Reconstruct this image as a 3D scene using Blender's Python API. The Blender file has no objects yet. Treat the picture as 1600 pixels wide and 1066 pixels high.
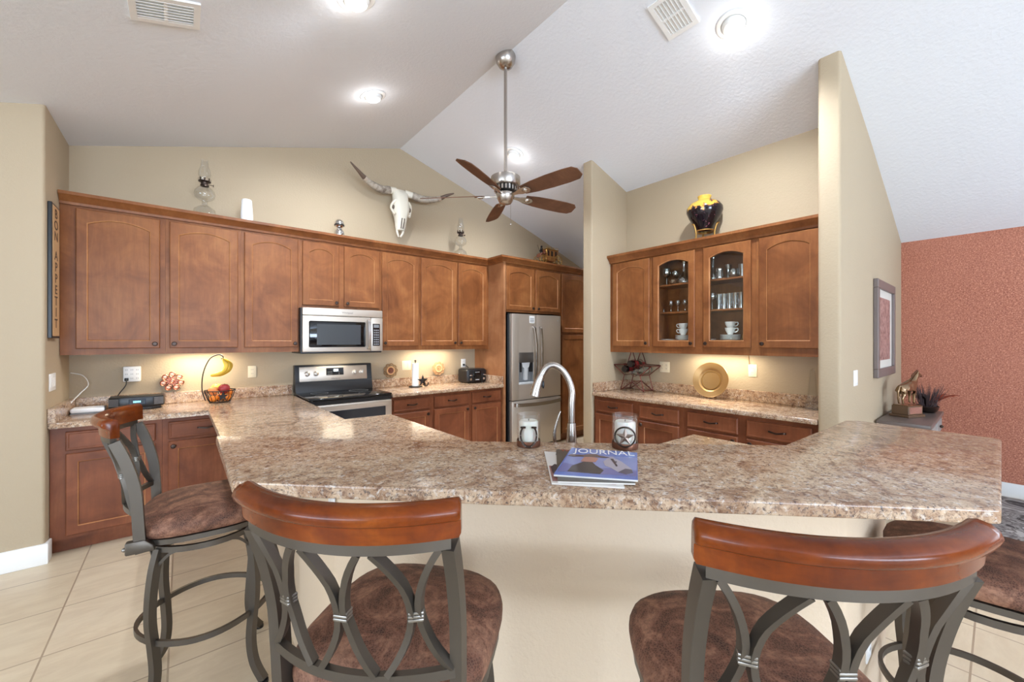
import bpy, bmesh, math, random
from mathutils import Vector, Matrix
random.seed(7)
S = bpy.context.scene
COL = S.collection
PI = math.pi

# ------------------------------------------------------------------ camera, sky, exposure, daylight
cam_d = bpy.data.cameras.new('camera'); cam = bpy.data.objects.new('camera', cam_d); COL.objects.link(cam)
cam_d.sensor_width = 36.0; cam_d.lens = 36.0*627.67/1600.0; cam_d.clip_start = 0.02; cam_d.clip_end = 100
cam.location = (0, 0, 1.47); cam.rotation_euler = (PI/2, 0, -math.radians(39.3685))
S.camera = cam
S.view_settings.view_transform = 'Standard'; S.view_settings.look = 'None'
S.view_settings.gamma = 1.0; S.view_settings.use_curve_mapping = False
S.view_settings.exposure = 0.46
try:
    S.cycles.use_denoising = True; S.cycles.max_bounces = 10; S.cycles.diffuse_bounces = 5
    S.cycles.glossy_bounces = 5; S.cycles.transmission_bounces = 10; S.cycles.transparent_max_bounces = 12
    S.cycles.sample_clamp_indirect = 6.0; S.cycles.caustics_reflective = False; S.cycles.caustics_refractive = False
except Exception: pass
W = bpy.data.worlds.new('daylight_sky'); S.world = W; W.use_nodes = True
W.node_tree.nodes['Background'].inputs[0].default_value = (0.80, 0.90, 1.0, 1); W.node_tree.nodes['Background'].inputs[1].default_value = 1.6

def area(name, loc, rot, sx, sy, power, col=(1, 1, 1), parent=None, spread=PI):
    l = bpy.data.lights.new(name, 'AREA'); l.shape = 'RECTANGLE'; l.size = sx; l.size_y = sy; l.energy = power; l.color = col; l.spread = spread
    o = bpy.data.objects.new(name, l); COL.objects.link(o); o.location = loc; o.rotation_euler = rot
    if parent: o.parent = parent
    return o
# daylight entering by the sliding doors behind the camera and by the left window (each sits in its opening)
area('daylight_sliding_doors', (-.2, -8.0, 1.30), (PI/2+1.15, 0, 0), 6.6, 2.3, 860, (0.76, 0.92, 1.14))
area('daylight_left_window', (-6.45, -1.0, 1.35), (PI/2+.80, 0, -PI/2), 5.6, 2.0, 260, (0.78, 0.93, 1.12))
area('daylight_right_window', (5.97, -2.4, 1.35), (PI/2+1.1, 0, PI/2), 2.2, 1.7, 22, (0.76, 0.92, 1.12))

# ------------------------------------------------------------------ mesh helpers
def cl(r, g, b):
    f = lambda c: (c/255/12.92) if c/255 <= .04045 else ((c/255+.055)/1.055)**2.4
    return (f(r), f(g), f(b), 1)

def nb(): return bmesh.new()

def box(bm, x0, x1, y0, y1, z0, z1, bev=0, seg=2, M=None):
    vs = [bm.verts.new((x, y, z)) for x in (x0, x1) for y in (y0, y1) for z in (z0, z1)]
    fs = [(0, 1, 3, 2), (4, 6, 7, 5), (0, 4, 5, 1), (2, 3, 7, 6), (0, 2, 6, 4), (1, 5, 7, 3)]
    fc = [bm.faces.new([vs[i] for i in f]) for f in fs]
    if M is not None:
        for v in vs: v.co = M @ v.co
    if bev > 0:
        ed = list({e for f in fc for e in f.edges})
        bmesh.ops.bevel(bm, geom=ed, offset=bev, segments=seg, affect='EDGES', profile=.5)
    return bm

def prism(bm, poly, z0, z1, bev=0, seg=2, M=None, only=None):
    b = [bm.verts.new((x, y, z0)) for x, y in poly]; t = [bm.verts.new((x, y, z1)) for x, y in poly]
    n = len(poly); fc = [bm.faces.new(list(reversed(b))), bm.faces.new(t)]
    sd = []
    for i in range(n):
        j = (i+1) % n; f = bm.faces.new((b[i], b[j], t[j], t[i])); fc.append(f)
    vert_e = [bm.edges.get((b[i], t[i])) for i in range(n)]
    if M is not None:
        for v in b+t: v.co = M @ v.co
    if bev > 0:
        if only is not None: ed = [vert_e[i] for i in only]
        else: ed = list({e for f in fc for e in f.edges})
        bmesh.ops.bevel(bm, geom=ed, offset=bev, segments=seg, affect='EDGES', profile=.5)
    return bm

def lathe(bm, prof, n=24, M=None, ang0=0.0, sx=1, sy=1):
    rings = []
    for r, z in prof:
        if r < 1e-6:
            v = bm.verts.new((0, 0, z)); rings.append([v])
        else:
            rings.append([bm.verts.new((r*sx*math.cos(ang0+2*PI*k/n), r*sy*math.sin(ang0+2*PI*k/n), z)) for k in range(n)])
    for a, b in zip(rings, rings[1:]):
        if len(a) == 1 and len(b) == 1: continue
        for k in range(n):
            k2 = (k+1) % n
            if len(a) == 1: bm.faces.new((a[0], b[k2], b[k]))
            elif len(b) == 1: bm.faces.new((a[k], a[k2], b[0]))
            else: bm.faces.new((a[k], a[k2], b[k2], b[k]))
    if M is not None:
        for rg in rings:
            for v in rg: v.co = M @ v.co
    return bm

def ball(bm, c, rx, ry=None, rz=None, n=16, m=10, M=None):
    ry = ry or rx; rz = rz or rx
    pr = [(math.sin(PI*i/m), -math.cos(PI*i/m)) for i in range(m+1)]; pr[0] = (0, -1); pr[-1] = (0, 1)
    T = Matrix.Translation(c) @ Matrix.Diagonal((rx, ry, rz, 1))
    if M is not None: T = M @ T
    return lathe(bm, pr, n, T)

CIRC = lambda r, n=8: [(r*math.cos(2*PI*k/n), r*math.sin(2*PI*k/n)) for k in range(n)]
RECT = lambda w, t: [(-w/2, -t/2), (w/2, -t/2), (w/2, t/2), (-w/2, t/2)]
def sweep(bm, pts, sec, ref=(0, 0, 1), closed=False, scales=None, caps=True):
    pts = [Vector(p) for p in pts]; n = len(pts); rings = []
    for i, p in enumerate(pts):
        a = pts[i-1] if (i > 0 or closed) else p
        b = pts[(i+1) % n] if (i < n-1 or closed) else p
        t = (b-a).normalized()
        rf = ref(i) if callable(ref) else ref
        rf = Vector(rf); u = rf - rf.dot(t)*t
        if u.length < 1e-4:
            rf = Vector((1, 0.13, 0.1)); u = rf - rf.dot(t)*t
        u.normalize(); v = t.cross(u)
        s = scales[i] if scales else 1.0
        rings.append([bm.verts.new(p + u*(q[0]*s) + v*(q[1]*s)) for q in sec])
    m = len(sec)
    rng = range(n) if closed else range(n-1)
    for i in rng:
        A, B = rings[i], rings[(i+1) % n]
        for k in range(m):
            k2 = (k+1) % m; bm.faces.new((A[k], A[k2], B[k2], B[k]))
    if caps and not closed:
        bm.faces.new(list(reversed(rings[0]))); bm.faces.new(rings[-1])
    return bm

def tube(bm, pts, r, n=8, closed=False, scales=None, ref=(0.31, 0.17, 0.93)):
    return sweep(bm, pts, CIRC(r, n), ref, closed, scales)

def smooth_pts(P, k=6):
    P = [Vector(p) for p in P]; out = []
    for i in range(len(P)-1):
        p0 = P[max(i-1, 0)]; p1 = P[i]; p2 = P[i+1]; p3 = P[min(i+2, len(P)-1)]
        for j in range(k):
            t = j/k
            out.append(0.5*((2*p1)+(-p0+p2)*t+(2*p0-5*p1+4*p2-p3)*t*t+(-p0+3*p1-3*p2+p3)*t*t*t))
    out.append(P[-1]); return out

def loft(bm, rings, caps=True):
    R = [[bm.verts.new(p) for p in r] for r in rings]; m = len(R[0])
    for A, B in zip(R, R[1:]):
        for k in range(m):
            k2 = (k+1) % m; bm.faces.new((A[k], A[k2], B[k2], B[k]))
    if caps: bm.faces.new(list(reversed(R[0]))); bm.faces.new(R[-1])
    return bm

def obj(name, bm, mt, parent=None, smooth=35, label=None, loc=None, rot=None):
    bmesh.ops.recalc_face_normals(bm, faces=bm.faces[:])
    me = bpy.data.meshes.new(name); bm.to_mesh(me); bm.free()
    if isinstance(mt, (list, tuple)):
        for x in mt: me.materials.append(x)
    else: me.materials.append(mt)
    if smooth:
        me.shade_smooth(); me.set_sharp_from_angle(angle=math.radians(smooth))
    o = bpy.data.objects.new(name, me); COL.objects.link(o)
    if parent is not None: o.parent = parent
    if loc is not None: o.location = loc
    if rot is not None: o.rotation_euler = rot
    if label: o['label'] = label
    return o

def tag(o, label, cat, group=None, kind=None):
    o['label'] = label; o['category'] = cat
    if group: o['group'] = group
    if kind: o['kind'] = kind
    return o
def thing(name, label, cat, loc=(0, 0, 0), rotz=0, group=None):
    o = bpy.data.objects.new(name, None); COL.objects.link(o); o.empty_display_size = .1
    o.location = loc; o.rotation_euler = (0, 0, rotz)
    return tag(o, label, cat, group)
def struct(name, bm, mt, smooth=35, label=None, cat='structure', parent=None):
    o = obj(name, bm, mt, parent, smooth)
    if parent is None: o['kind'] = 'structure'; o['label'] = label or name.replace('_', ' '); o['category'] = cat
    return o
def dup(root, loc, rotz, label, group=None):
    r = root.copy(); COL.objects.link(r); r.location = loc; r.rotation_euler = (0, 0, rotz); r['label'] = label
    if group: r['group'] = group
    for ch in list(root.children):
        c = ch.copy(); COL.objects.link(c); c.parent = r
        for g in ch.children:
            d = g.copy(); COL.objects.link(d); d.parent = c
    return r

def text(name, body, size, mt, parent, loc, rot, ext=.0006, align='CENTER', bold=0.0, sx=1.0):
    cu = bpy.data.curves.new(name, 'FONT'); cu.body = body; cu.size = size; cu.extrude = ext; cu.align_x = align; cu.align_y = 'CENTER'; cu.offset = bold
    to = bpy.data.objects.new(name, cu); COL.objects.link(to)
    bpy.context.view_layer.update()
    me = bpy.data.meshes.new_from_object(to.evaluated_get(bpy.context.evaluated_depsgraph_get()))
    bpy.data.objects.remove(to); bpy.data.curves.remove(cu)
    me.materials.clear(); me.materials.append(mt)
    o = bpy.data.objects.new(name, me); COL.objects.link(o); o.parent = parent; o.location = loc; o.rotation_euler = rot; o.scale = (sx, 1, 1)
    return o

# ------------------------------------------------------------------ materials
def mat(name, col, rough=.5, metal=0.0, **kw):
    m = bpy.data.materials.new(name); m.use_nodes = True; b = m.node_tree.nodes['Principled BSDF']
    b.inputs['Base Color'].default_value = col if len(col) == 4 else (*col, 1)
    b.inputs['Roughness'].default_value = rough; b.inputs['Metallic'].default_value = metal
    for k, v in kw.items(): b.inputs[k.replace('_', ' ')].default_value = v
    return m
class N:
    def __init__(s, m): s.m = m; s.t = m.node_tree; s.b = s.t.nodes['Principled BSDF']
    def n(s, typ, **kw):
        x = s.t.nodes.new(typ)
        for k, v in kw.items():
            if hasattr(x, k): setattr(x, k, v)
            else: x.inputs[k.replace('_', ' ')].default_value = v
        return x
    def l(s, a, b): s.t.links.new(a, b)
    def coords(s, scale=(1, 1, 1), rnd=True, loc=(0, 0, 0)):
        tc = s.n('ShaderNodeTexCoord'); mp = s.n('ShaderNodeMapping'); mp.inputs['Scale'].default_value = scale; mp.inputs['Location'].default_value = loc
        if rnd:
            oi = s.n('ShaderNodeObjectInfo'); mu = s.n('ShaderNodeVectorMath', operation='SCALE'); mu.inputs[0].default_value = (7.3, 5.1, 9.7)
            s.l(oi.outputs['Random'], mu.inputs['Scale']); ad = s.n('ShaderNodeVectorMath', operation='ADD')
            s.l(tc.outputs['Object'], ad.inputs[0]); s.l(mu.outputs[0], ad.inputs[1]); s.l(ad.outputs[0], mp.inputs['Vector'])
        else: s.l(tc.outputs['Object'], mp.inputs['Vector'])
        return mp.outputs[0]
    def noise(s, v, scale, detail=4, rough=.55, dist=0):
        x = s.n('ShaderNodeTexNoise'); x.inputs['Scale'].default_value = scale; x.inputs['Detail'].default_value = detail
        x.inputs['Roughness'].default_value = rough; x.inputs['Distortion'].default_value = dist; s.l(v, x.inputs['Vector']); return x.outputs['Fac']
    def ramp(s, f, stops, interp='LINEAR'):
        r = s.n('ShaderNodeValToRGB'); r.color_ramp.interpolation = interp; e = r.color_ramp.elements
        while len(e) < len(stops): e.new(.5)
        for x, (p, c) in zip(e, stops): x.position = p; x.color = c if len(c) == 4 else (*c, 1)
        s.l(f, r.inputs[0]); return r.outputs[0]
    def mix(s, f, a, b, mode='MIX'):
        x = s.n('ShaderNodeMix', data_type='RGBA', blend_type=mode)
        if isinstance(f, (int, float)): x.inputs[0].default_value = f
        else: s.l(f, x.inputs[0])
        for i, v in ((6, a), (7, b)):
            if isinstance(v, tuple): x.inputs[i].default_value = v
            else: s.l(v, x.inputs[i])
        return x.outputs[2]
    def bump(s, f, strength=.2, dist=.01):
        x = s.n('ShaderNodeBump'); x.inputs['Strength'].default_value = strength; x.inputs['Distance'].default_value = dist
        s.l(f, x.inputs['Height']); s.l(x.outputs[0], s.b.inputs['Normal'])
    def color(s, c): s.l(c, s.b.inputs['Base Color'])

def plaster(name, col, scale=60, strength=.25, rough=.7, var=.06):
    m = mat(name, col, rough); x = N(m); v = x.coords(rnd=False); f = x.noise(v, scale, 3, .6)
    x.bump(f, strength, .006); return m
WALL = plaster('beige_wall_paint', cl(175, 158, 132), 65, .35)
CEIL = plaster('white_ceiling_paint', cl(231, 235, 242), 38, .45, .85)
TRIM = mat('white_trim_paint', cl(236, 236, 234), .4)
def copper_wall():
    m = mat('copper_faux_wall', cl(170, 100, 82), .42, .15); x = N(m); v = x.coords((1, 1, 1), rnd=False)
    f = x.noise(v, 105, 5, .65, .6); f2 = x.noise(v, 1.3, 3, .5)
    c = x.ramp(f, [(.34, cl(136, 74, 56)), (.5, cl(174, 106, 82)), (.64, cl(214, 150, 122))])
    x.color(x.mix(x.ramp(f2, [(.35, (0, 0, 0, 1)), (.7, (1, 1, 1, 1))]), c, x.mix(.25, c, cl(194, 128, 104))))
    x.bump(f, .6, .01); return m
COPPERWALL = copper_wall()

def wood(name, dark, midc, light, rough=.38, grain=(7, 7, .7), blotch=2.2):
    m = mat(name, midc, rough, 0, Specular_IOR_Level=.28); x = N(m); v = x.coords(grain); v2 = x.coords((1, 1, 1))
    g = x.noise(v, 6, 5, .6, .4); b = x.noise(v2, blotch*1.6, 4, .6, .6); fine = x.noise(x.coords((14, 14, 1.5)), 10, 3, .6)
    c = x.ramp(b, [(.28, dark), (.5, midc), (.74, light)])
    c = x.mix(x.ramp(g, [(.35, (0, 0, 0, 1)), (.75, (.45, .45, .45, 1))]), c, dark)
    c = x.mix(x.ramp(fine, [(.4, (0, 0, 0, 1)), (.8, (.18, .18, .18, 1))]), c, dark)
    x.color(c); return m
WOOD = wood('stained_maple', cl(102, 58, 29), cl(134, 82, 45), cl(156, 103, 60))
EDGEW = wood('pale_maple_edge', cl(150, 98, 60), cl(182, 128, 84), cl(204, 152, 106))  # paler maple for the inner bevel faces of panelled doors
WOODB = wood('stained_maple_base', cl(98, 54, 34), cl(128, 74, 48), cl(146, 90, 60))
SIDE = wood('maple_side_panel', cl(132, 86, 55), cl(160, 110, 74), cl(178, 128, 88), .5)
DARKIN = mat('dark_recess', cl(40, 24, 16), .8)
RAILW = wood('cherry_gloss_wood', cl(66, 24, 6), cl(118, 52, 12), cl(152, 78, 22), .2, (3, 12, 12), 2.5)
FANW = wood('walnut_fan_blade', cl(84, 56, 40), cl(108, 72, 52), cl(126, 88, 64), .5, (1, 12, 12), 3)

def laminate():
    m = mat('granite_pattern_laminate', cl(190, 160, 135), .17); x = N(m); v = x.coords((1, 1, 1), rnd=False)
    big = x.noise(v, 8, 7, .7, 1.4); md = x.noise(v, 38, 6, .75, 1.0); fn = x.noise(v, 120, 4, .72, .3); wt = x.noise(x.coords((1, 1, 1), False, (5, 3, 2)), 45, 5, .7, .6)
    c = x.ramp(big, [(.30, cl(132, 96, 70)), (.44, cl(174, 142, 114)), (.56, cl(200, 174, 146)), (.70, cl(166, 130, 102))])
    c = x.mix(x.ramp(md, [(.38, (.85, .85, .85, 1)), (.50, (0, 0, 0, 1))]), c, cl(108, 74, 54))
    c = x.mix(x.ramp(wt, [(.54, (0, 0, 0, 1)), (.68, (.8, .8, .8, 1))]), c, cl(216, 208, 198))
    c = x.mix(x.ramp(fn, [(.36, (.9, .9, .9, 1)), (.46, (0, 0, 0, 1))]), c, cl(70, 60, 60))
    x.color(c); return m
LAM = laminate()
def tile_floor():
    m = mat('beige_floor_tile', cl(222, 202, 170), .35); x = N(m)
    tc = x.n('ShaderNodeTexCoord'); mp = x.n('ShaderNodeMapping'); mp.inputs['Location'].default_value = (0.05, -2.83+.457*7, 0); x.l(tc.outputs['Object'], mp.inputs['Vector'])
    br = x.n('ShaderNodeTexBrick'); br.offset = 0; br.inputs['Scale'].default_value = 1.0; br.inputs['Brick Width'].default_value = .457; br.inputs['Row Height'].default_value = .457
    br.inputs['Mortar Size'].default_value = .004; br.inputs['Mortar Smooth'].default_value = .1; br.inputs['Bias'].default_value = 0
    br.inputs['Color1'].default_value = cl(218, 202, 176); br.inputs['Color2'].default_value = cl(210, 193, 165); br.inputs['Mortar'].default_value = cl(158, 138, 116)
    x.l(mp.outputs[0], br.inputs['Vector'])
    v = x.coords((1, 3, 1), rnd=False); f = x.noise(v, 5, 6, .65, .6)
    c = x.mix(x.ramp(f, [(.35, (0, 0, 0, 1)), (.7, (.5, .5, .5, 1))]), br.outputs['Color'], cl(188, 166, 138))
    x.color(c); return m
TILE = tile_floor()
STEEL = mat('brushed_stainless', cl(202, 192, 180), .36, .7)
STEELD = mat('satin_steel_dark', cl(120, 116, 112), .35, .9)
NICKEL = mat('brushed_nickel', cl(184, 178, 172), .27, 1.0)
CHROME = mat('polished_chrome', cl(225, 225, 226), .06, 1.0)
BLACK = mat('black_plastic', cl(22, 22, 24), .35)
BLACKGL = mat('black_glass', cl(12, 12, 14), .06)
OVENGL = mat('oven_window_glass', cl(42, 46, 54), .08)
MICROGL = mat('microwave_window', cl(62, 66, 70), .15)
GREYPL = mat('grey_plastic', cl(120, 122, 124), .4)
LGREY = mat('light_grey_plastic', cl(186, 188, 190), .35)
WHITE = mat('white_plastic', cl(238, 238, 236), .4)
CREAM = mat('ivory_plate', cl(226, 214, 186), .45)
BRONZE = mat('oiled_bronze', cl(70, 58, 52), .35, .85)
PEWTER = mat('pewter_bar_stool_metal', cl(94, 87, 79), .4, .75)
CLIP = mat('bright_pewter', cl(146, 142, 136), .3, .9)
BRASS = mat('brass', cl(190, 150, 84), .28, .9)
COPPER = mat('copper_finish', cl(176, 98, 78), .3, .85)
IRON = mat('black_iron_wire', cl(40, 36, 34), .45, .6)
REDIRON = mat('rust_red_wire', cl(120, 62, 54), .4, .6)
GLASS = mat('clear_glass', (1, 1, 1, 1), .02, 0, Transmission_Weight=1.0, IOR=1.45)
def thin_glass(name, col=(1, 1, 1, 1), fac=.1, edge=.55):
    m = bpy.data.materials.new(name); m.use_nodes = True; t = m.node_tree; t.nodes.clear()
    o = t.nodes.new('ShaderNodeOutputMaterial'); mx = t.nodes.new('ShaderNodeMixShader'); tr = t.nodes.new('ShaderNodeBsdfTransparent'); gl = t.nodes.new('ShaderNodeBsdfGlossy')
    gl.inputs['Roughness'].default_value = .03; tr.inputs[0].default_value = col
    lw = t.nodes.new('ShaderNodeLayerWeight'); lw.inputs['Blend'].default_value = .25; ma = t.nodes.new('ShaderNodeMath'); ma.operation = 'MULTIPLY_ADD'; ma.inputs[1].default_value = edge; ma.inputs[2].default_value = fac*.4
    t.links.new(lw.outputs['Facing'], ma.inputs[0]); t.links.new(ma.outputs[0], mx.inputs[0])
    t.links.new(tr.outputs[0], mx.inputs[1]); t.links.new(gl.outputs[0], mx.inputs[2]); t.links.new(mx.outputs[0], o.inputs[0]); return m
PANE = thin_glass('cabinet_pane', (.97, .98, .97, 1), .06, .2)
GWARE = thin_glass('cut_glassware', (.90, .92, .92, 1), .8, .9)
TGLASS = thin_glass('thin_glassware', (.94, .95, .95, 1), .12)
WAX = mat('white_wax', cl(245, 240, 228), .5, 0, Subsurface_Weight=.2)
def emis(name, col, st):
    m = mat(name, col, .5); b = m.node_tree.nodes['Principled BSDF']; b.inputs['Emission Color'].default_value = col; b.inputs['Emission Strength'].default_value = st; return m
LAMPE = emis('lamp_lens', (1, .97, .92, 1), 14)
STRIPE = emis('under_cabinet_lens', (1, .9, .72, 1), 10)
DISP = emis('blue_display', (.25, .75, .9, 1), 1.2)
DISPW = emis('white_display', (.8, .95, 1, 1), 1.5)
def hide_seat():
    m = mat('mottled_brown_upholstery', cl(126, 88, 72), .62, 0, Specular_IOR_Level=.25); x = N(m); v = x.coords()
    f = x.noise(v, 9, 6, .68, 1.2); vo = x.n('ShaderNodeTexVoronoi', feature='DISTANCE_TO_EDGE'); vo.inputs['Scale'].default_value = 170; x.l(v, vo.inputs['Vector'])
    g = x.noise(v, 60, 4, .7, 1)
    c = x.ramp(f, [(.36, cl(58, 37, 30)), (.49, cl(108, 70, 54)), (.62, cl(160, 116, 92))])
    c = x.mix(x.ramp(g, [(.4, (.5, .5, .5, 1)), (.6, (0, 0, 0, 1))]), c, cl(66, 44, 36))
    c = x.mix(x.ramp(vo.outputs['Distance'], [(0, (.4, .4, .4, 1)), (.2, (0, 0, 0, 1))]), c, cl(150, 112, 92))
    x.color(c); x.bump(vo.outputs['Distance'], .35, .002); return m
SEAT = hide_seat()
WAXFR = mat('bone_white', cl(232, 226, 210), .6)
BONED = mat('dark_socket', cl(104, 92, 80), .9)
def horn_m():
    m = mat('horn_surface', cl(150, 140, 128), .45); x = N(m); v = x.coords((1, 1, 1)); f = x.noise(v, 14, 5, .6, 1)
    x.color(x.ramp(f, [(.35, cl(112, 98, 86)), (.6, cl(178, 168, 154))])); return m
HORN = horn_m(); HORND = mat('dark_horn_tip', cl(92, 74, 62), .4)

# ------------------------------------------------------------------ room shell
PROF = [(-6.8, 2.78), (-1.55, 2.779), (2.08, 3.85), (3.4, 3.462), (4.4, 3.142), (5.4, 2.778), (6.7, 2.265)]
def zc(x):
    for (a, za), (b, zb) in zip(PROF, PROF[1:]):
        if a <= x <= b: return za+(zb-za)*(x-a)/(b-a)
    return PROF[-1][1]
MXZ = Matrix(((1, 0, 0, 0), (0, 0, 1, 0), (0, 1, 0, 0), (0, 0, 0, 1)))       # prism in x,z extruded along y
def wall_prof(x0, x1, y0, y1, corners=(), z0=-.05, r=.02, emb=.04):
    bm = nb(); xs = [x0]+[p[0] for p in PROF if x0 < p[0] < x1]+[x1]
    poly = [(x0, z0), (x1, z0)]+[(x, zc(x)+emb) for x in reversed(xs)]
    prism(bm, poly, y0, y1, M=MXZ)
    if corners:
        ed = []
        for e in bm.edges:
            a, b = e.verts
            if abs(a.co.x-b.co.x) < 1e-5 and abs(a.co.y-b.co.y) < 1e-5:
                if any(abs(a.co.x-cx) < 1e-4 and abs(a.co.y-cy) < 1e-4 for cx, cy in corners): ed.append(e)
        bmesh.ops.bevel(bm, geom=ed, offset=r, segments=4, affect='EDGES', profile=.5)
    return bm
bm = nb(); box(bm, -6.8, 6.7, -8.3, 4.9, -.12, 0); struct('floor', bm, TILE, 0, 'beige square tile floor with thin grout lines', 'floor')
bm = nb(); poly = list(PROF)+[(x, z+.15) for x, z in reversed(PROF)]; prism(bm, poly, -8.3, 4.9, M=MXZ)
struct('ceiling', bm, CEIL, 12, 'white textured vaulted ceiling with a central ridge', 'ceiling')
struct('wall_back', wall_prof(-.74, 6.6, 4.72, 4.86), WALL, 35, 'beige textured wall behind the long run of cabinets', 'wall')
struct('wall_left', wall_prof(-6.6, -.70, 4.0, 4.86, [(-.70, 4.0)]), WALL, 35, 'beige wall block at the far left of the kitchen', 'wall')
struct('wall_stub', wall_prof(3.45, 6.6, 2.832, 2.962, [(3.45, 2.832), (3.45, 2.962)]), WALL, 35, 'narrow beige wall end right of the refrigerator', 'wall')
struct('wall_niche', wall_prof(4.085, 4.2, .81, 2.84), WALL, 35, 'beige wall behind the glass-door cabinets', 'wall')
struct('wall_partition', wall_prof(3.45, 6.2, .69, .82, [(3.45, .69), (3.45, .82)]), WALL, 35, 'beige partition wall with picture, right of the glass-door cabinets', 'wall')
bm = wall_prof(6.02, 6.16, -1.25, .70); box(bm, 6.02, 6.16, -3.55, -1.25, -.05, .5); box(bm, 6.02, 6.16, -3.55, -1.25, 2.2, zc(6.02)+.04); box(bm, 6.02, 6.16, -8.1, -3.55, -.05, zc(6.02)+.04)
struct('wall_right', bm, COPPERWALL, 35, 'copper coloured textured accent wall at far right', 'wall')
struct('wall_hall', wall_prof(6.5, 6.62, 2.9, 4.86), WALL, 35, 'beige wall closing the passage beside the pantry', 'wall')
# wall behind the camera, with the sliding doors; left outer wall with its window
bm = nb()
box(bm, -6.7, -3.6, -8.16, -8.04, -.05, 2.9); box(bm, 3.2, 6.2, -8.16, -8.04, -.05, 2.45)
prism(bm, [(-3.6, 2.5), (6.15, 2.44), (6.15, zc(6.15)+.04), (4.4, zc(4.4)+.04), (2.08, 3.89), (-1.55, 2.82), (-3.6, 2.82)], -8.16, -8.04, M=MXZ)
struct('wall_front', bm, WALL, 0, 'beige wall behind the viewer with sliding doors', 'wall')
bm = nb(); box(bm, -6.62, -6.5, -8.1, -3.8, -.05, 2.85); box(bm, -6.62, -6.5, 1.8, 4.1, -.05, 2.85); box(bm, -6.62, -6.5, -3.8, 1.8, -.05, .3); box(bm, -6.62, -6.5, -3.8, 1.8, 2.4, 2.85)
struct('wall_outer', bm, WALL, 0, 'beige outer wall at left with a wide window', 'wall')
bm = nb()
for x in (-3.6, -1.93, -.25, 1.43, 3.14): box(bm, x, x+.06, -8.13, -8.07, 0, 2.5)
box(bm, -3.6, 3.2, -8.13, -8.07, 0, .06); box(bm, -3.6, 3.2, -8.13, -8.07, 2.44, 2.5)
struct('window_1', bm, TRIM, 0, 'white framed sliding doors behind the viewer', 'window')
bm = nb()
for y in (-3.8, -1.03, 1.74): box(bm, -6.59, -6.53, y, y+.06, .3, 2.4)
box(bm, -6.59, -6.53, -3.8, 1.8, .3, .36); box(bm, -6.59, -6.53, -3.8, 1.8, 2.34, 2.4)
struct('window_2', bm, TRIM, 0, 'white framed window in the left outer wall', 'window')
bm = nb()
for y in (-3.55, -2.43, -1.31): box(bm, 6.06, 6.12, y, y+.06, .5, 2.2)
box(bm, 6.06, 6.12, -3.55, -1.25, .5, .56); box(bm, 6.06, 6.12, -3.55, -1.25, 2.14, 2.2)
struct('window_3', bm, TRIM, 0, 'white framed window in the copper wall', 'window')
def baseb(name, poly, label):
    bm = nb(); prism(bm, poly, 0, .135, .006); struct(name, bm, TRIM, 35, label, 'baseboard')
baseb('baseboard_left', [(-6.4, 4.0), (-6.4, 3.984), (-.684, 3.984), (-.684, 4.09), (-.70, 4.09), (-.70, 4.0)], 'white baseboard along the left wall block')
baseb('baseboard_right', [(6.004, -7.9), (6.02, -7.9), (6.02, .69), (6.004, .69)], 'white baseboard under the copper wall')
baseb('baseboard_partition', [(3.46, .674), (6.0, .674), (6.0, .69), (3.46, .69)], 'white baseboard along the partition wall')
# knee wall carrying the bar
bm = nb()
prism(bm, [(.42, 4.06), (.42, 1.70), (.54, 1.58), (.54, 4.06)], -.05, .872)
prism(bm, [(.42, 1.70), (.42, 1.51), (1.62, .31), (2.30, .31), (2.30, .43), (1.67, .43), (.54, 1.56)], -.05, 1.028, .012, 2, only=[1, 2, 3])
struct('wall_bar', bm, plaster('bar_wall_paint', cl(214, 193, 167), 65, .4), 35, 'beige textured knee wall under the raised bar', 'wall')

# ------------------------------------------------------------------ cabinets
def loops(w, h, s, arch, K=11):
    inner = [(s, s), (w-s, s)]; outer = [(0, 0), (w, 0)]
    rise = arch
    if arch <= 0:
        return inner+[(w-s, h-s), (s, h-s)], outer+[(w, h), (0, h)]
    for k in range(K):
        t = 1-k/(K-1); x = s+(w-2*s)*t; z = h-s-rise*(2*t-1)**2
        inner.append((x, z)); outer.append((w if k == 0 else (0 if k == K-1 else x), h))
    return inner, outer
def door_bm(w, h, s=.058, arch=.045, hole=False, th=.02, slab=False):
    bm = nb(); inner, outer = loops(w, h, s, arch); n = len(inner)
    cx, cz = w/2, h/2
    def ins(L, d): return [(cx+(x-cx)*(1-2*d/w), cz+(z-cz)*(1-2*d/h)) for x, z in L]
    def ring(L, y): return [bm.verts.new((x, y, z)) for x, z in L]
    back = ring(outer, th); mid = ring(outer, .005); fr = ring(ins(outer, .005), 0)
    R = [back, mid, fr]
    if slab:
        R.append(ring(ins(outer, .014), 0)); R.append(ring(ins(outer, .018), .002)); R.append(ring(ins(outer, .024), .002))
    else:
        R.append(ring(inner, 0)); R.append(ring(ins(inner, .006), .004)); R.append(ring(ins(inner, .009), .009))
    if hole: R.append(ring(ins(inner, .009), th))
    for q, (A, B) in enumerate(zip(R, R[1:])):
        for k in range(n):
            k2 = (k+1) % n; fc = bm.faces.new((A[k], A[k2], B[k2], B[k]))
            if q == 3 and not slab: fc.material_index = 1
    if hole:
        for k in range(n):
            k2 = (k+1) % n; bm.faces.new((R[-1][k], R[-1][k2], back[k2], back[k]))
    else:
        bm.faces.new(R[-1]); bm.faces.new(list(reversed(back)))
    return bm
def knob(parent, x, z):
    bm = nb(); lathe(bm, [(.006, 0), (.006, .012), (.016, .016), (.0175, .022), (.014, .028), (0, .030)], 14, Matrix.Rotation(PI/2, 4, 'X'))
    o = obj('knob', bm, BRONZE, parent, 40, loc=(x, 0, z), label='dark bronze round knob')
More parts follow.
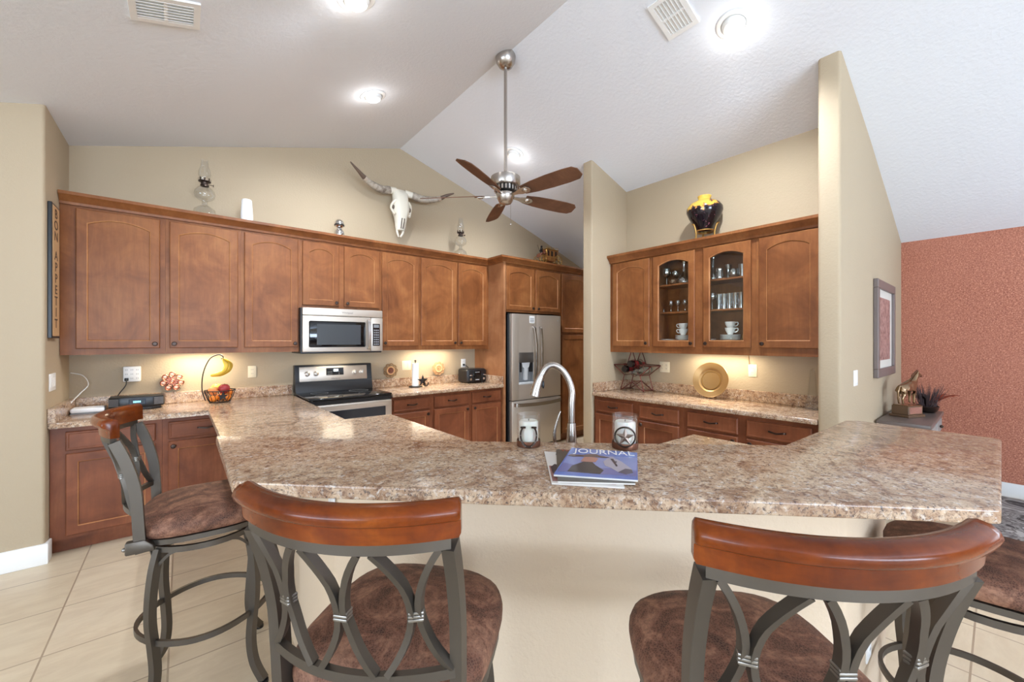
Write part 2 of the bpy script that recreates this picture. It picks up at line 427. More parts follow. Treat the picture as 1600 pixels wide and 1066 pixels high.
def pull(parent, x, z, L=.11):
    bm = nb(); P = [(-L/2, 0, 0), (-L/2+.004, -.018, .004), (-L/4, -.026, 0), (0, -.029, -.004), (L/4, -.026, 0), (L/2-.004, -.018, .004), (L/2, 0, 0)]
    sweep(bm, smooth_pts(P, 5), RECT(.012, .008), (0, 0, 1)); obj('handle', bm, BRONZE, parent, 50, loc=(x, 0, z), label='dark bronze arched pull')
def cabinet(name, label, loc, rotz, x0, x1, D, z0, z1, fronts, wd, group, toe=False, glass=False, cat='cabinet', shelves=()):
    t = thing(name, label, cat, loc, rotz, group); bm = nb()
    if not glass:
        if toe:
            box(bm, x0, x1, .02, D, .10, z1); box(bm, x0, x1, .085, D, 0, .102)
        elif z0 > 1.3 and z0 < 1.5: box(bm, x0, x1, .02, D, z0+.026, z1); box(bm, x0, x1, .02, .04, z0, z0+.026)
        else: box(bm, x0, x1, .02, D, z0, z1)
    else:
        box(bm, x0, x0+.018, .04, D-.012, z0, z1); box(bm, x1-.018, x1, .04, D-.012, z0, z1)
        box(bm, x0+.018, x1-.018, .04, D-.012, z0+.083, z0+.101); box(bm, x0+.018, x1-.018, .04, D-.012, z1-.018, z1); box(bm, x0, x1, D-.012, D, z0, z1)
        st = [x0]+[f['x1'] for f in fronts]; en = [f['x0'] for f in fronts]+[x1]
        for a, b in zip(st, en): box(bm, a-.02 if a > x0 else a, b+.02 if b < x1 else b, .0205, .04, z0+.065, z1-.15)
        box(bm, x0, x1, .0205, .04, z0-.026, z0+.065); box(bm, x0, x1, .0205, .04, z1-.15, z1)
    obj('cabinet_body', bm, wd, t, 0)
    for zz in shelves:
        b2 = nb(); box(b2, x0+.018, x1-.018, .06, D-.012, zz-.018, zz, .002, 1); obj('shelf', b2, wd, t, 0)
    for f in fronts:
        w = f['x1']-f['x0']; h = f['z1']-f['z0']; kd = f['k']
        if kd == 'drawer': o = obj('drawer', door_bm(w, h, .03, 0, slab=True), wd, t, 25)
        elif kd == 'glass':
            o = obj('glass_door', door_bm(w, h, .058, .04, hole=True), [wd, EDGEW], t, 25)
            b3 = nb(); box(b3, .05, w-.05, .012, .015, .05, h-.05); obj('glass_pane', b3, PANE, o, 0, label='clear glass pane')
        else: o = obj('door', door_bm(w, h, .058, f.get('arch', .045)), [wd, EDGEW], t, 25)
        o.location = (f['x0'], 0, f['z0'])
        if 'knob' in f:
            knob(o, *( (w-.03, f.get('kz', .035)) if f['knob'] == 'R' else (.03, f.get('kz', .035))))
        if kd == 'drawer': pull(o, w/2, h/2)
    return t
D_ = lambda x0, x1, z0, z1, k, a=.045: dict(k='door', x0=x0, x1=x1, z0=z0, z1=z1, knob=k, arch=a)
LU = (0, 4.37, 0); GU = 'upper cabinets along the back wall'
cabinet('wall_cabinet', 'widest brown wall cabinet with one arched door, at the left end above the radio', LU, 0, -.697, -.11, .35, 1.365, 2.50, [D_(-.615, -.142, 1.412, 2.462, 'R')], WOOD, GU)
cabinet('wall_cabinet', 'brown wall cabinet with one arched door above the copper ring trivet', LU, 0, -.109, .413, .35, 1.365, 2.50, [D_(-.082, .388, 1.412, 2.462, 'L')], WOOD, GU)
cabinet('wall_cabinet', 'brown single-door wall cabinet immediately left of the microwave', LU, 0, .414, .896, .35, 1.365, 2.50, [D_(.437, .877, 1.412, 2.462, 'R')], WOOD, GU)
cabinet('wall_cabinet', 'short brown two-door wall cabinet above the microwave', LU, 0, .897, 1.709, .35, 1.80, 2.50, [D_(.917, 1.261, 1.828, 2.462, 'R'), D_(1.312, 1.69, 1.828, 2.462, 'L')], WOOD, GU)
cabinet('wall_cabinet', 'brown single-door wall cabinet immediately right of the microwave', LU, 0, 1.71, 2.178, .35, 1.365, 2.50, [D_(1.72, 2.160, 1.412, 2.462, 'L')], WOOD, GU)
cabinet('wall_cabinet', 'brown two-door wall cabinet above the toaster, next to the refrigerator surround', LU, 0, 2.179, 3.188, .35, 1.365, 2.50, [D_(2.195, 2.68, 1.412, 2.462, 'R'), D_(2.708, 3.15, 1.412, 2.462, 'L')], WOOD, GU)
TU = (0, 4.06, 0)
bm = nb(); box(bm, 3.19, 3.225, 0, .655, 0, 2.50); tag(obj('side_panel', bm, SIDE, None, 0, loc=(0, 4.06, 0)), 'tall plain wood end panel left of the refrigerator', 'panel')
cabinet('wall_cabinet', 'brown two-door cabinet over the stainless refrigerator', TU, 0, 3.226, 4.262, .655, 1.85, 2.50, [D_(3.236, 3.728, 1.878, 2.45, 'R'), D_(3.764, 4.246, 1.878, 2.45, 'L')], WOOD, 'tall cabinets around the refrigerator')
cabinet('pantry_cabinet', 'tall brown pantry cabinet right of the refrigerator, half hidden by the wall end', TU, 0, 4.263, 4.95, .65, 0, 2.50, [D_(4.275, 4.90, 1.595, 2.45, 'R'), D_(4.275, 4.90, .12, 1.56, 'R', 0)], WOOD, 'tall cabinets around the refrigerator', toe=True)
# crown moulding: profile swept round the cabinet tops
def crown(name, path, z, label, h=.085, out=.06):
    bm = nb(); prof = [(0, 0), (.012, 0), (.016, .018), (.03, .034), (.046, .052), (out, .062), (out, h), (0, h)]
    pts = [Vector((*p, 0)) for p in path]; rings = []
    for i, p in enumerate(pts):
        nrm = []
        if i > 0: d = (p-pts[i-1]).normalized(); nrm.append(Vector((d.y, -d.x, 0)))
        if i < len(pts)-1: d = (pts[i+1]-p).normalized(); nrm.append(Vector((d.y, -d.x, 0)))
        m = nrm[0] if len(nrm) == 1 else (nrm[0]+nrm[1])/(1+nrm[0].dot(nrm[1]))
        rings.append([(p.x+m.x*o, p.y+m.y*o, z+q) for o, q in prof])
    loft(bm, rings); struct(name, bm, WOOD, 25, label, 'crown moulding')
crown('trim_1', [(-.697, 4.385), (3.188, 4.385), (3.188, 4.075), (4.952, 4.075), (4.952, 4.70)], 2.482, 'brown crown moulding over the back wall cabinets')
# niche (glass-door) cabinets: local x runs towards the viewer's right
NR = -PI/2; NU = (3.755, 2.83, 0); GN = 'upper cabinets in the niche'
cabinet('wall_cabinet', 'brown single-door wall cabinet left of the glass doors', NU, NR, 0, .522, .328, 1.346, 2.425, [D_(.042, .501, 1.412, 2.337, 'R')], WOOD, GN)
cabinet('display_cabinet', 'brown wall cabinet with two arched glass doors showing glassware', NU, NR, .523, 1.505, .328, 1.372, 2.425,
        [dict(k='glass', x0=.545, x1=.981, z0=1.412, z1=2.337, knob='R'), dict(k='glass', x0=1.06, x1=1.47, z0=1.412, z1=2.337, knob='L')], WOOD, GN, glass=True, shelves=(1.765, 2.045))
cabinet('wall_cabinet', 'brown single-door wall cabinet right of the glass doors, against the partition', NU, NR, 1.506, 2.008, .328, 1.346, 2.425, [D_(1.53, 1.948, 1.412, 2.337, 'L')], WOOD, GN)
crown('trim_2', [(3.768, 2.828), (3.768, .822)], 2.345, 'brown crown moulding over the glass-door cabinets')
# base cabinets
LB = (0, 4.08, 0); GB = 'base cabinets along the back wall'
def basef(a, b, k): return [dict(k='drawer', x0=a, x1=b, z0=.712, z1=.842), D_(a, b, .125, .690, k, 0)]
def fixk(fr):
    for f in fr:
        if f['k'] == 'door': f['kz'] = f['z1']-f['z0']-.035
    return fr
cabinet('base_cabinet', 'brown base cabinet at the far left under the white router', LB, 0, -.697, -.121, .62, 0, .874, fixk(basef(-.622, -.158, 'R')), WOODB, GB, toe=True)
cabinet('base_cabinet', 'brown base cabinet behind the left bar stool, under the fruit basket', LB, 0, -.12, .41, .62, 0, .874, fixk(basef(-.084, .385, 'L')), WOODB, GB, toe=True)
cabinet('base_cabinet', 'brown base cabinet directly right of the range', LB, 0, 1.702, 2.185, .62, 0, .874, fixk(basef(1.727, 2.155, 'R')), WOODB, GB, toe=True)
cabinet('base_cabinet', 'brown base cabinet under the paper towel holder, middle of the three', LB, 0, 2.186, 2.70, .62, 0, .874, fixk(basef(2.211, 2.678, 'R')), WOODB, GB, toe=True)
cabinet('base_cabinet', 'brown base cabinet under the toaster beside the refrigerator', LB, 0, 2.701, 3.188, .62, 0, .874, fixk(basef(2.724, 3.165, 'L')), WOODB, GB, toe=True)
NB = (3.47, 2.83, 0); GNB = 'base cabinets in the niche'
cabinet('base_cabinet', 'brown two-drawer base cabinet under the star wine rack', NB, NR, 0, 1.01, .61, 0, .874, fixk(basef(.027, .493, 'R')+basef(.566, .975, 'L')), WOODB, GNB, toe=True)
cabinet('base_cabinet', 'brown two-drawer base cabinet under the brass plate, ending at the partition', NB, NR, 1.011, 2.008, .61, 0, .874, fixk(basef(1.052, 1.474, 'R')+basef(1.541, 1.97, 'L')), WOODB, GNB, toe=True)
# peninsula cabinets facing the kitchen (behind the bar)
GP = 'peninsula base cabinets behind the bar'
cabinet('base_cabinet', 'brown peninsula base cabinet beside the range side of the sink, hidden by the bar', (.86, 2.98, 0), PI/2, 0, 1.06, .30, 0, .874, fixk(basef(.03, 1.03, 'R')), WOODB, GP, toe=True)
cabinet('base_cabinet', 'brown peninsula sink base cabinet behind the faucet', (1.845, 1.155, 0), math.radians(135), -.01, .865, .55, 0, .874, fixk([D_(.02, .42, .125, .84, 'R', 0), D_(.44, .845, .125, .84, 'L', 0)]), WOODB, GP, toe=True)
bm = nb()
# ------------------------------------------------------------------ worktops
def worktop(name, poly, label, z0=.876, z1=.914, bev=.008, splash=None, slabel=None):
    bm = nb(); prism(bm, poly, z0, z1, bev, 3); o = tag(obj(name, bm, LAM, None, 30), label, 'countertop')
    if splash:
        b2 = nb()
        for (a, b, c, d) in splash: box(b2, a, b, c, d, z1, z1+.10, .003, 1)
        tag(obj('backsplash', b2, LAM, None, 30), slabel, 'backsplash')
    return o
bm.free()
worktop('countertop', [(-.699, 4.718), (-.699, 4.045), (.17, 4.045), (.17, 2.03), (.425, 1.715), (.555, 1.58), (1.69, .445), (2.36, .445), (2.36, 1.17), (1.85, 1.17), (1.23, 1.79), (1.23, 2.95), (.885, 2.95), (.885, 4.718)],
        'brown speckled laminate worktop from the left wall round behind the bar', splash=[(-.66, .885, 4.695, 4.718), (-.699, -.661, 4.045, 4.694)], slabel='low speckled backsplash behind the radio and fruit basket')
worktop('countertop', [(1.705, 4.718), (1.705, 4.045), (3.187, 4.045), (3.187, 4.718)], 'brown speckled laminate worktop between range and refrigerator', splash=[(1.705, 3.165, 4.695, 4.718), (3.166, 3.187, 4.06, 4.718)], slabel='low speckled backsplash behind the toaster and paper towels')
worktop('countertop', [(3.45, 2.830), (3.45, .823), (4.083, .823), (4.083, 2.830)], 'brown speckled laminate worktop in the niche under the glass-door cabinets', splash=[(4.061, 4.083, .823, 2.808), (3.46, 4.083, 2.809, 2.83)], slabel='low speckled backsplash behind the brass plate and wine rack')
worktop('raised_countertop', [(.11, 2.12), (.11, 1.405), (.15, 1.36), (1.516, 0.0), (2.59, 0.0), (2.61, .02), (2.645, .46), (2.60, .505), (1.795, .522), (.903, 1.345)],
        'large brown speckled laminate raised bar top in the foreground', 1.029, 1.067, .007)

# ------------------------------------------------------------------ appliances
def range_():
    t = thing('range', 'stainless and black freestanding electric range between the worktops', 'stove', (1.2965, 4.06, 0)); w = .398
    bm = nb(); box(bm, -w, w, .03, .655, .06, .905); obj('oven_body', bm, BLACK, t, 0)
    bm = nb(); box(bm, -w-.003, w+.003, -.012, .60, .906, .930, .008, 3); obj('cooktop', bm, BLACKGL, t, 30)
    for x, y, r in ((-.2, .14, .11), (.2, .14, .09), (-.2, .42, .085), (.2, .42, .10)):
        b2 = nb(); lathe(b2, [(r, .9302), (r, .9306), (r-.004, .9306), (r-.004, .9302)], 32, Matrix.Translation((x, y, 0))); obj('burner_ring', b2, GREYPL, t, 0)
    bm = nb(); prism(bm, [(.53, .928), (.655, .928), (.655, 1.215), (.585, 1.215), (.565, 1.03)], -w, w, .006, 2, M=Matrix(((0, 0, 1, 0), (1, 0, 0, 0), (0, 1, 0, 0), (0, 0, 0, 1))))
    bg = obj('backguard', bm, BLACK, t, 30)
    R = Matrix.Translation((0, .574, 1.118)) @ Matrix.Rotation(-math.radians(6.2), 4, 'X')
    bm = nb(); box(bm, -w+.04, w-.055, -.006, .006, -.078, .078, .004, 2, M=R); obj('control_panel', bm, STEEL, t, 30)
    bm = nb(); box(bm, -.095, .085, -.009, -.005, -.020, .058, .002, 1, M=R); dd = obj('display_panel', bm, BLACKGL, t, 30)
    bm = nb(); box(bm, -.02, .028, -.0100, -.009, .020, .044, M=R); obj('clock_digits', bm, DISPW, dd, 0, label='lit clock display')
    bm = nb()
    for i in range(5):
        for j in range(2): box(bm, -.082+i*.013+(.062 if i > 3 else 0), -.074+i*.013+(.062 if i > 3 else 0), -.0098, -.009, -.012+j*.022, -.004+j*.022, M=R)
    obj('button', bm, GREYPL, dd, 0)
    for x in (-.285, -.200, .205, .285):
        bm = nb(); lathe(bm, [(.029, 0), (.029, .006), (.022, .008), (.021, .03), (.017, .033), (0, .033)], 20, R @ Matrix.Translation((x, -.006, 0.004)) @ Matrix.Rotation(PI/2, 4, 'X')); k = obj('knob', bm, STEEL, t, 40)
        bm = nb(); box(bm, x-.004, x+.004, -.044, -.038, -.014, .024, .001, 1, M=R); obj('knob_grip', bm, LGREY, k, 30)
    text('maker_lettering', 'Whirlpool', .022, STEELD, t, (.0, .5605, 1.062), (PI/2-math.radians(6.2), 0, 0))
    bm = nb(); box(bm, -w, w, -.012, .03, .20, .862, .006, 2); d = obj('oven_door', bm, STEEL, t, 30)
    bm = nb(); box(bm, -w+.02, w-.068, -.0145, -.012, .30, .800, .003, 1); obj('oven_window', bm, OVENGL, d, 30)
    bm = nb(); P = [(-w+.03, -.012, .835), (-w+.03, -.05, .838)]+[(x/10*(w-.02), -.056-.012*(1-(x/10)**2), .838) for x in range(-9, 10)]+[(w-.03, -.05, .838), (w-.03, -.012, .835)]
    sweep(bm, P, RECT(.034, .018), (0, 0, 1)); obj('oven_handle', bm, STEEL, d, 40)
    bm = nb(); box(bm, -w, w, -.008, .03, .065, .19, .006, 2); obj('storage_drawer', bm, STEEL, t, 30)
    bm = nb(); box(bm, -w, w, -.004, .03, .866, .904, .003, 1); obj('front_trim', bm, BLACK, t, 30)
    return t
range_()
def microwave():
    t = thing('microwave', 'stainless over-the-range microwave hung between wall cabinets', 'microwave', (1.287, 4.29, 0)); w = .402
    bm = nb(); box(bm, -w, w, .025, .425, 1.345, 1.798, .004, 1); obj('housing', bm, BLACK, t, 30)
    bm = nb(); box(bm, -w+.012, w, -.008, .025, 1.722, 1.798, .008, 3); v = obj('vent_panel', bm, STEEL, t, 30)
    text('maker_lettering', 'Whirlpool', .026, STEELD, v, (.03, -.0088, 1.760), (PI/2, 0, 0))
    bm = nb(); box(bm, -w+.012, .272, -.008, .025, 1.362, 1.718, .006, 3); d = obj('microwave_door', bm, STEEL, t, 30)
    bm = nb(); box(bm, -.335, .212, -.0105, -.008, 1.408, 1.668, .012, 3); f = obj('door_glass', bm, BLACKGL, d, 30)
    bm = nb(); box(bm, -.262, .165, -.0112, -.0104, 1.432, 1.638, .0, 1); obj('mesh_window', bm, MICROGL, f, 30)
    bm = nb(); P = [(.245, -.008, 1.69), (.245, -.035, 1.685)]+[(.245, -.042-.014*(1-(k/6)**2), 1.54+k/6*.135) for k in range(6, -7, -1)]+[(.245, -.035, 1.392), (.245, -.008, 1.388)]
    sweep(bm, P, RECT(.032, .014), (1, 0, 0)); obj('handle', bm, NICKEL, d, 40)
    bm = nb(); box(bm, .276, w, -.008, .025, 1.362, 1.718, .005, 2); c = obj('control_side', bm, STEEL, t, 30)
    bm = nb(); box(bm, .292, .37, -.0105, -.008, 1.418, 1.655, .002, 1); p = obj('keypad_panel', bm, BLACKGL, t, 30)
    bm = nb(); box(bm, .302, .360, -.0113, -.0104, 1.613, 1.645); obj('keypad_display', bm, GREYPL, p, 0)
    for i in range(3):
        for j in range(7):
            bm = nb(); box(bm, .303+i*.020, .319+i*.020, -.0112, -.0104, 1.428+j*.025, 1.443+j*.025); obj('key', bm, GREYPL, p, 0)
    text('model_lettering', 'Steam', .012, LGREY, f, (-.30, -.0112, 1.42), (PI/2, 0, 0)) if False else None
    return t
microwave()
def fridge():
    t = thing('refrigerator', 'stainless french-door refrigerator with ice dispenser and bottom freezer', 'refrigerator', (3.732, 4.0, 0)); w = .45
    bm = nb(); box(bm, -w-.015, w+.015, .065, .70, .02, 1.800, .004, 1); obj('case', bm, BLACK, t, 30)
    bm = nb(); box(bm, -w, w, .08, .20, 1.800, 1.835, .004, 1); obj('hinge_cover', bm, BLACK, t, 30)
    # left door with a recess for the dispenser
    L0, L1, Z0, Z1 = -w, -.026, .695, 1.825; a0, a1, b0, b1 = -.333, -.075, .905, 1.318
    bm = nb()
    box(bm, L0, a0, 0, .06, Z0, Z1, .004, 2); box(bm, a1, L1, 0, .06, Z0, Z1, .004, 2); box(bm, a0-.004, a1+.004, .0005, .06, Z0, b0); box(bm, a0-.004, a1+.004, .0005, .06, b1, Z1)
    box(bm, a0-.003, a1+.003, .045, .06, b0-.01, b1+.01)
    d = obj('left_door', bm, STEEL, t, 30)
    bm = nb(); box(bm, a0, a1, .040, .0449, b0, b1); box(bm, a0, a0+.012, .004, .04, b0, b1); box(bm, a1-.012, a1, .004, .04, b0, b1); e = obj('dispenser_recess', bm, GREYPL, d, 0)
    bm = nb(); box(bm, a0+.0, a1, -.003, .04, 1.185, 1.318, .004, 2); obj('dispenser_controls', bm, STEELD, e, 30)
    bm = nb(); box(bm, a0+.013, a0+.05, .002, .04, 1.06, 1.184); box(bm, a1-.05, a1-.013, .002, .04, 1.06, 1.184); obj('dispenser_side', bm, BLACK, e, 0)
    bm = nb(); prism(bm, [(a0+.055, 1.184), (a1-.055, 1.184), (a1-.075, 1.12), (a1-.10, 1.115), (a1-.10, .95), (a0+.10, .95), (a0+.10, 1.115), (a0+.075, 1.12)], .006, .039, .003, 1, M=MXZ); obj('dispenser_paddle', bm, LGREY, e, 30)
    bm = nb(); box(bm, a0, a1, -.004, .04, .895, .925, .004, 2); obj('drip_tray', bm, LGREY, e, 30)
    bm = nb(); box(bm, -.020, w, 0, .06, Z0, Z1, .006, 2); r = obj('right_door', bm, STEEL, t, 30)
    bm = nb(); box(bm, -w, w, 0, .06, .06, .685, .006, 2); fz = obj('freezer_drawer', bm, STEEL, t, 30)
    for x, pr in ((-.075, d), (.035, r)):
        sg = -1 if x < 0 else 1
        bm = nb(); P = smooth_pts([(x, 0, 1.66), (x+.004*sg, -.035, 1.63), (x-.004*sg, -.060, 1.45), (x-.006*sg, -.066, 1.25), (x-.004*sg, -.060, 1.05), (x+.004*sg, -.035, .87), (x, 0, .84)], 6)
        sweep(bm, P, RECT(.024, .016), (1, 0, 0)); obj('handle', bm, NICKEL, pr, 50)
    bm = nb(); P = smooth_pts([(-.41, 0, .640), (-.40, -.04, .640), (-.2, -.062, .632), (0, -.068, .630), (.2, -.062, .632), (.40, -.04, .640), (.41, 0, .640)], 6)
    sweep(bm, P, RECT(.045, .016), (0, 0, 1)); obj('freezer_handle', bm, NICKEL, fz, 50)
    bm = nb(); box(bm, -.150, -.055, -.0012, 0, 1.71, 1.805); st = obj('sticker', bm, WHITE, d, 0, label='white paper sticker')
    bm = nb()
    for j in range(5): box(bm, -.140, -.066, -.0016, -.0012, 1.722+j*.013, 1.729+j*.013)
    obj('sticker_print', bm, GREYPL, st, 0)
    bm = nb(); lathe(bm, [(.012, 0), (.012, .001), (0, .001)], 16, Matrix.Translation((.39, 0, 1.755)) @ Matrix.Rotation(PI/2, 4, 'X')); obj('round_emblem', bm, LGREY, r, 30)
    bm = nb()
    for x in (-.4, .4): lathe(bm, [(.02, 0), (.02, .03), (0, .03)], 10, Matrix.Translation((x, .12, 0))); lathe(bm, [(.02, 0), (.02, .03), (0, .03)], 10, Matrix.Translation((x, .6, 0)))
    obj('foot', bm, BLACK, t, 30)
fridge()

# ------------------------------------------------------------------ bar stools
def sup(n, a, b, e=3.0, z=0, sq=None):
    out = []
    for k in range(n):
        th = 2*PI*k/n; c, s = math.cos(th), math.sin(th)
        out.append((a*math.copysign(abs(c)**(2/e), c), b*math.copysign(abs(s)**(2/e), s), z))
    return out
def back_y(x, z):
    zs = [(.66, -.188), (.74, -.196), (.82, -.200), (.92, -.208), (1.02, -.232), (1.10, -.262), (1.20, -.290)]
    for (a, ya), (b, yb) in zip(zs, zs[1:]):
        if z <= b: y = ya+(yb-ya)*(z-a)/(b-a); break
    else: y = zs[-1][1]
    return y - .062*(1-min(1, abs(x)/.215)**2)*min(1, max(0, (z-.68)/.12))
def make_stool():
    t = thing('bar_stool', 'bar stool with curved cherry wood top rail, left of the two nearest', 'bar stool', (0, 0, 0), 0, 'bar stools around the raised bar')
    bm = nb(); rings = []
    for sc, z in ((.90, .708), (.985, .716), (1.0, .732), (1.0, .748), (.975, .766), (.90, .782), (.74, .794), (.5, .801), (.25, .804), (.06, .805)): rings.append(sup(36, .232*sc, .228*sc, 3.2, z))
    loft(bm, rings); obj('seat', bm, SEAT, t, 60)
    bm = nb(); sweep(bm, sup(36, .214, .212, 3.0, .698), RECT(.020, .022), (0, 0, 1), closed=True); obj('seat_frame', bm, PEWTER, t, 40)
    bm = nb(); lathe(bm, [(0, .688), (.12, .688), (.12, .664), (.10, .66), (0, .66)], 24); obj('swivel_plate', bm, PEWTER, t, 40)
    bm = nb(); sweep(bm, [(.205*math.cos(2*PI*k/36), .205*math.sin(2*PI*k/36), .652) for k in range(36)], RECT(.022, .014), (0, 0, 1), closed=True)
    for k in range(4): a = PI/4+k*PI/2; sweep(bm, [(.10*math.cos(a), .10*math.sin(a), .656), (.20*math.cos(a), .20*math.sin(a), .656)], RECT(.008, .03), (0, 0, 1))
    obj('base_ring', bm, PEWTER, t, 40)
    for s in (-1, 1):
        bm = nb(); P = smooth_pts([(s*(.198+.008*(z-.675)/.43), back_y(s*.215, z), z) for z in (.675, .74, .82, .92, 1.02, 1.101)], 5)
        sweep(bm, P, RECT(.024, .034), (1, 0, 0)); p = obj('back_post', bm, PEWTER, t, 40)
        bm = nb(); prism(bm, [(-.235, .676), (-.15, .676), (-.155, .70), (-.18, .724), (-.235, .724)], s*.200-.016, s*.200+.016, .006, 2, M=Matrix(((0, 0, 1, 0), (1, 0, 0, 0), (0, 1, 0, 0), (0, 0, 0, 1)))); obj('post_bracket', bm, PEWTER, p, 40)
        bm = nb(); ball(bm, (s*.200, -.238, .697), .008, n=10, m=6); obj('bolt', bm, CLIP, p, 60)
    N_ = 20
    arc = lambda z, w: [(w*(2*k/N_-1), back_y(w*(2*k/N_-1), z), z) for k in range(N_+1)]
    bm = nb(); sweep(bm, arc(1.106, .208), RECT(.020, .014), (0, 0, 1)); obj('top_band', bm, PEWTER, t, 40)
    bm = nb(); sweep(bm, arc(.826, .200), RECT(.020, .015), (0, 0, 1)); obj('cross_rail', bm, PEWTER, t, 40)
    # rail: panel with a rolled top edge towards the back
    prof = [(.013, 1.109), (.014, 1.140), (.015, 1.162), (.010, 1.175), (-.002, 1.180), (-.018, 1.178), (-.029, 1.171), (-.034, 1.160), (-.030, 1.149), (-.021, 1.143), (-.015, 1.141), (-.015, 1.138), (-.013, 1.137), (-.013, 1.109)]
    bm = nb(); rings = []
    for k in range(29):
        u = 2*k/28-1; x = .222*u; xx = x; nrm = Vector((.24*u*1.0, 1, 0)).normalized(); base = back_y(x, 1.10)-.0
        if abs(x) > .215: base = back_y(.215, 1.10)+.062*((abs(x)/.215)**2-1)
        rings.append([(x-nrm.x*o*(1), base+nrm.y*o-.05*max(0, z-1.10), z) for o, z in [(o_, z_+.008) for o_, z_ in prof]])
    for e, d_ in ((0, -1), (-1, 1)):
        c_ = sum((Vector(p) for p in rings[e]), Vector())/len(rings[e]); cap = [tuple(c_+(Vector(p)-c_)*.80+Vector((d_*.004, .001, 0))) for p in rings[e]]
        rings.insert(0, cap) if e == 0 else rings.append(cap)
    loft(bm, rings); obj('top_rail', bm, RAILW, t, 50)
    bars = []
    for c in (-.136, 0, .136):
        for s in (-1, 1):
            P = []; Nn = 14
            for k in range(Nn+1):
                u = k/Nn; z = .835+(1.098-.835)*u; x = c+s*(.0065+.050*(abs(2*u-1))**1.9)
                P.append((x, back_y(x, z), z))
            bm = nb(); sweep(bm, P, RECT(.0125, .018), (1, 0, 0)); obj('oval_bar', bm, PEWTER, t, 40)
        bm = nb(); y = back_y(c, .957)
        sl = (back_y(c+.01, .957)-back_y(c-.01, .957))/.02; MC = Matrix.Translation((c, y, .957)) @ Matrix.Rotation(math.atan(sl), 4, 'Z')
        for dz in (-.0065, 0, .0065): box(bm, -.0145, .0145, -.0105, .0105, dz-.003, dz+.003, .002, 2, M=MC)
        obj('clip', bm, CLIP, t, 40)
    ring_r = []
    for k in range(4):
        a = PI/4+k*PI/2; c, s = math.cos(a), math.sin(a)
        P = smooth_pts([(r*c, r*s, z) for r, z in ((.205, .652), (.225, .58), (.238, .48), (.240, .38), (.228, .27), (.222, .17), (.240, .08), (.285, .012))], 5)
        bm = nb(); sweep(bm, P, RECT(.026, .030), (-s, c, 0)); l = obj('leg', bm, PEWTER, t, 40)
        bm = nb(); lathe(bm, [(0, 0), (.018, 0), (.018, .012), (0, .014)], 12, Matrix.Translation((.285*c, .285*s, 0))); obj('foot_glide', bm, BLACK, l, 40)
        for q in (-1, 1):
            b = a+q*.42
            P = smooth_pts([(.218*c, .218*s, .575), ((.214)*math.cos(a+q*.08), .214*math.sin(a+q*.08), .605), (.205*math.cos(a+q*.22), .205*math.sin(a+q*.22), .635), (.203*math.cos(b), .203*math.sin(b), .650)], 4)
            bm = nb(); sweep(bm, P, RECT(.010, .010), (0, 0, 1)); obj('brace', bm, PEWTER, l, 40)
    bm = nb(); R0 = .228
    for k in range(4):
        a = PI/4+k*PI/2; b = a+PI/2; A = Vector((R0*math.cos(a), R0*math.sin(a), .30)); B = Vector((R0*math.cos(b), R0*math.sin(b), .30)); m = Vector((math.cos(a+PI/4), math.sin(a+PI/4), 0))
        P = [A.lerp(B, i/12)+m*.075*(1-(2*i/12-1)**2) for i in range(13)]
        sweep(bm, P, RECT(.022, .012), (0, 0, 1))
    obj('foot_ring', bm, PEWTER, t, 40)
    return t
stool = make_stool()
def place(x, y, ang): return (x, y, 0), math.radians(ang)-PI/2
loc, rz = place(.447, .965, 40); stool.location = loc; stool.rotation_euler = (0, 0, rz)
dup(stool, *place(.976, .370, 50), label='bar stool with curved cherry wood top rail, right of the two nearest')
dup(stool, *place(.088, 2.235, -5), label='bar stool seen side-on at the left end of the bar')
dup(stool, *place(2.02, .05, 100), label='bar stool at the right end of the bar, only its seat in view')

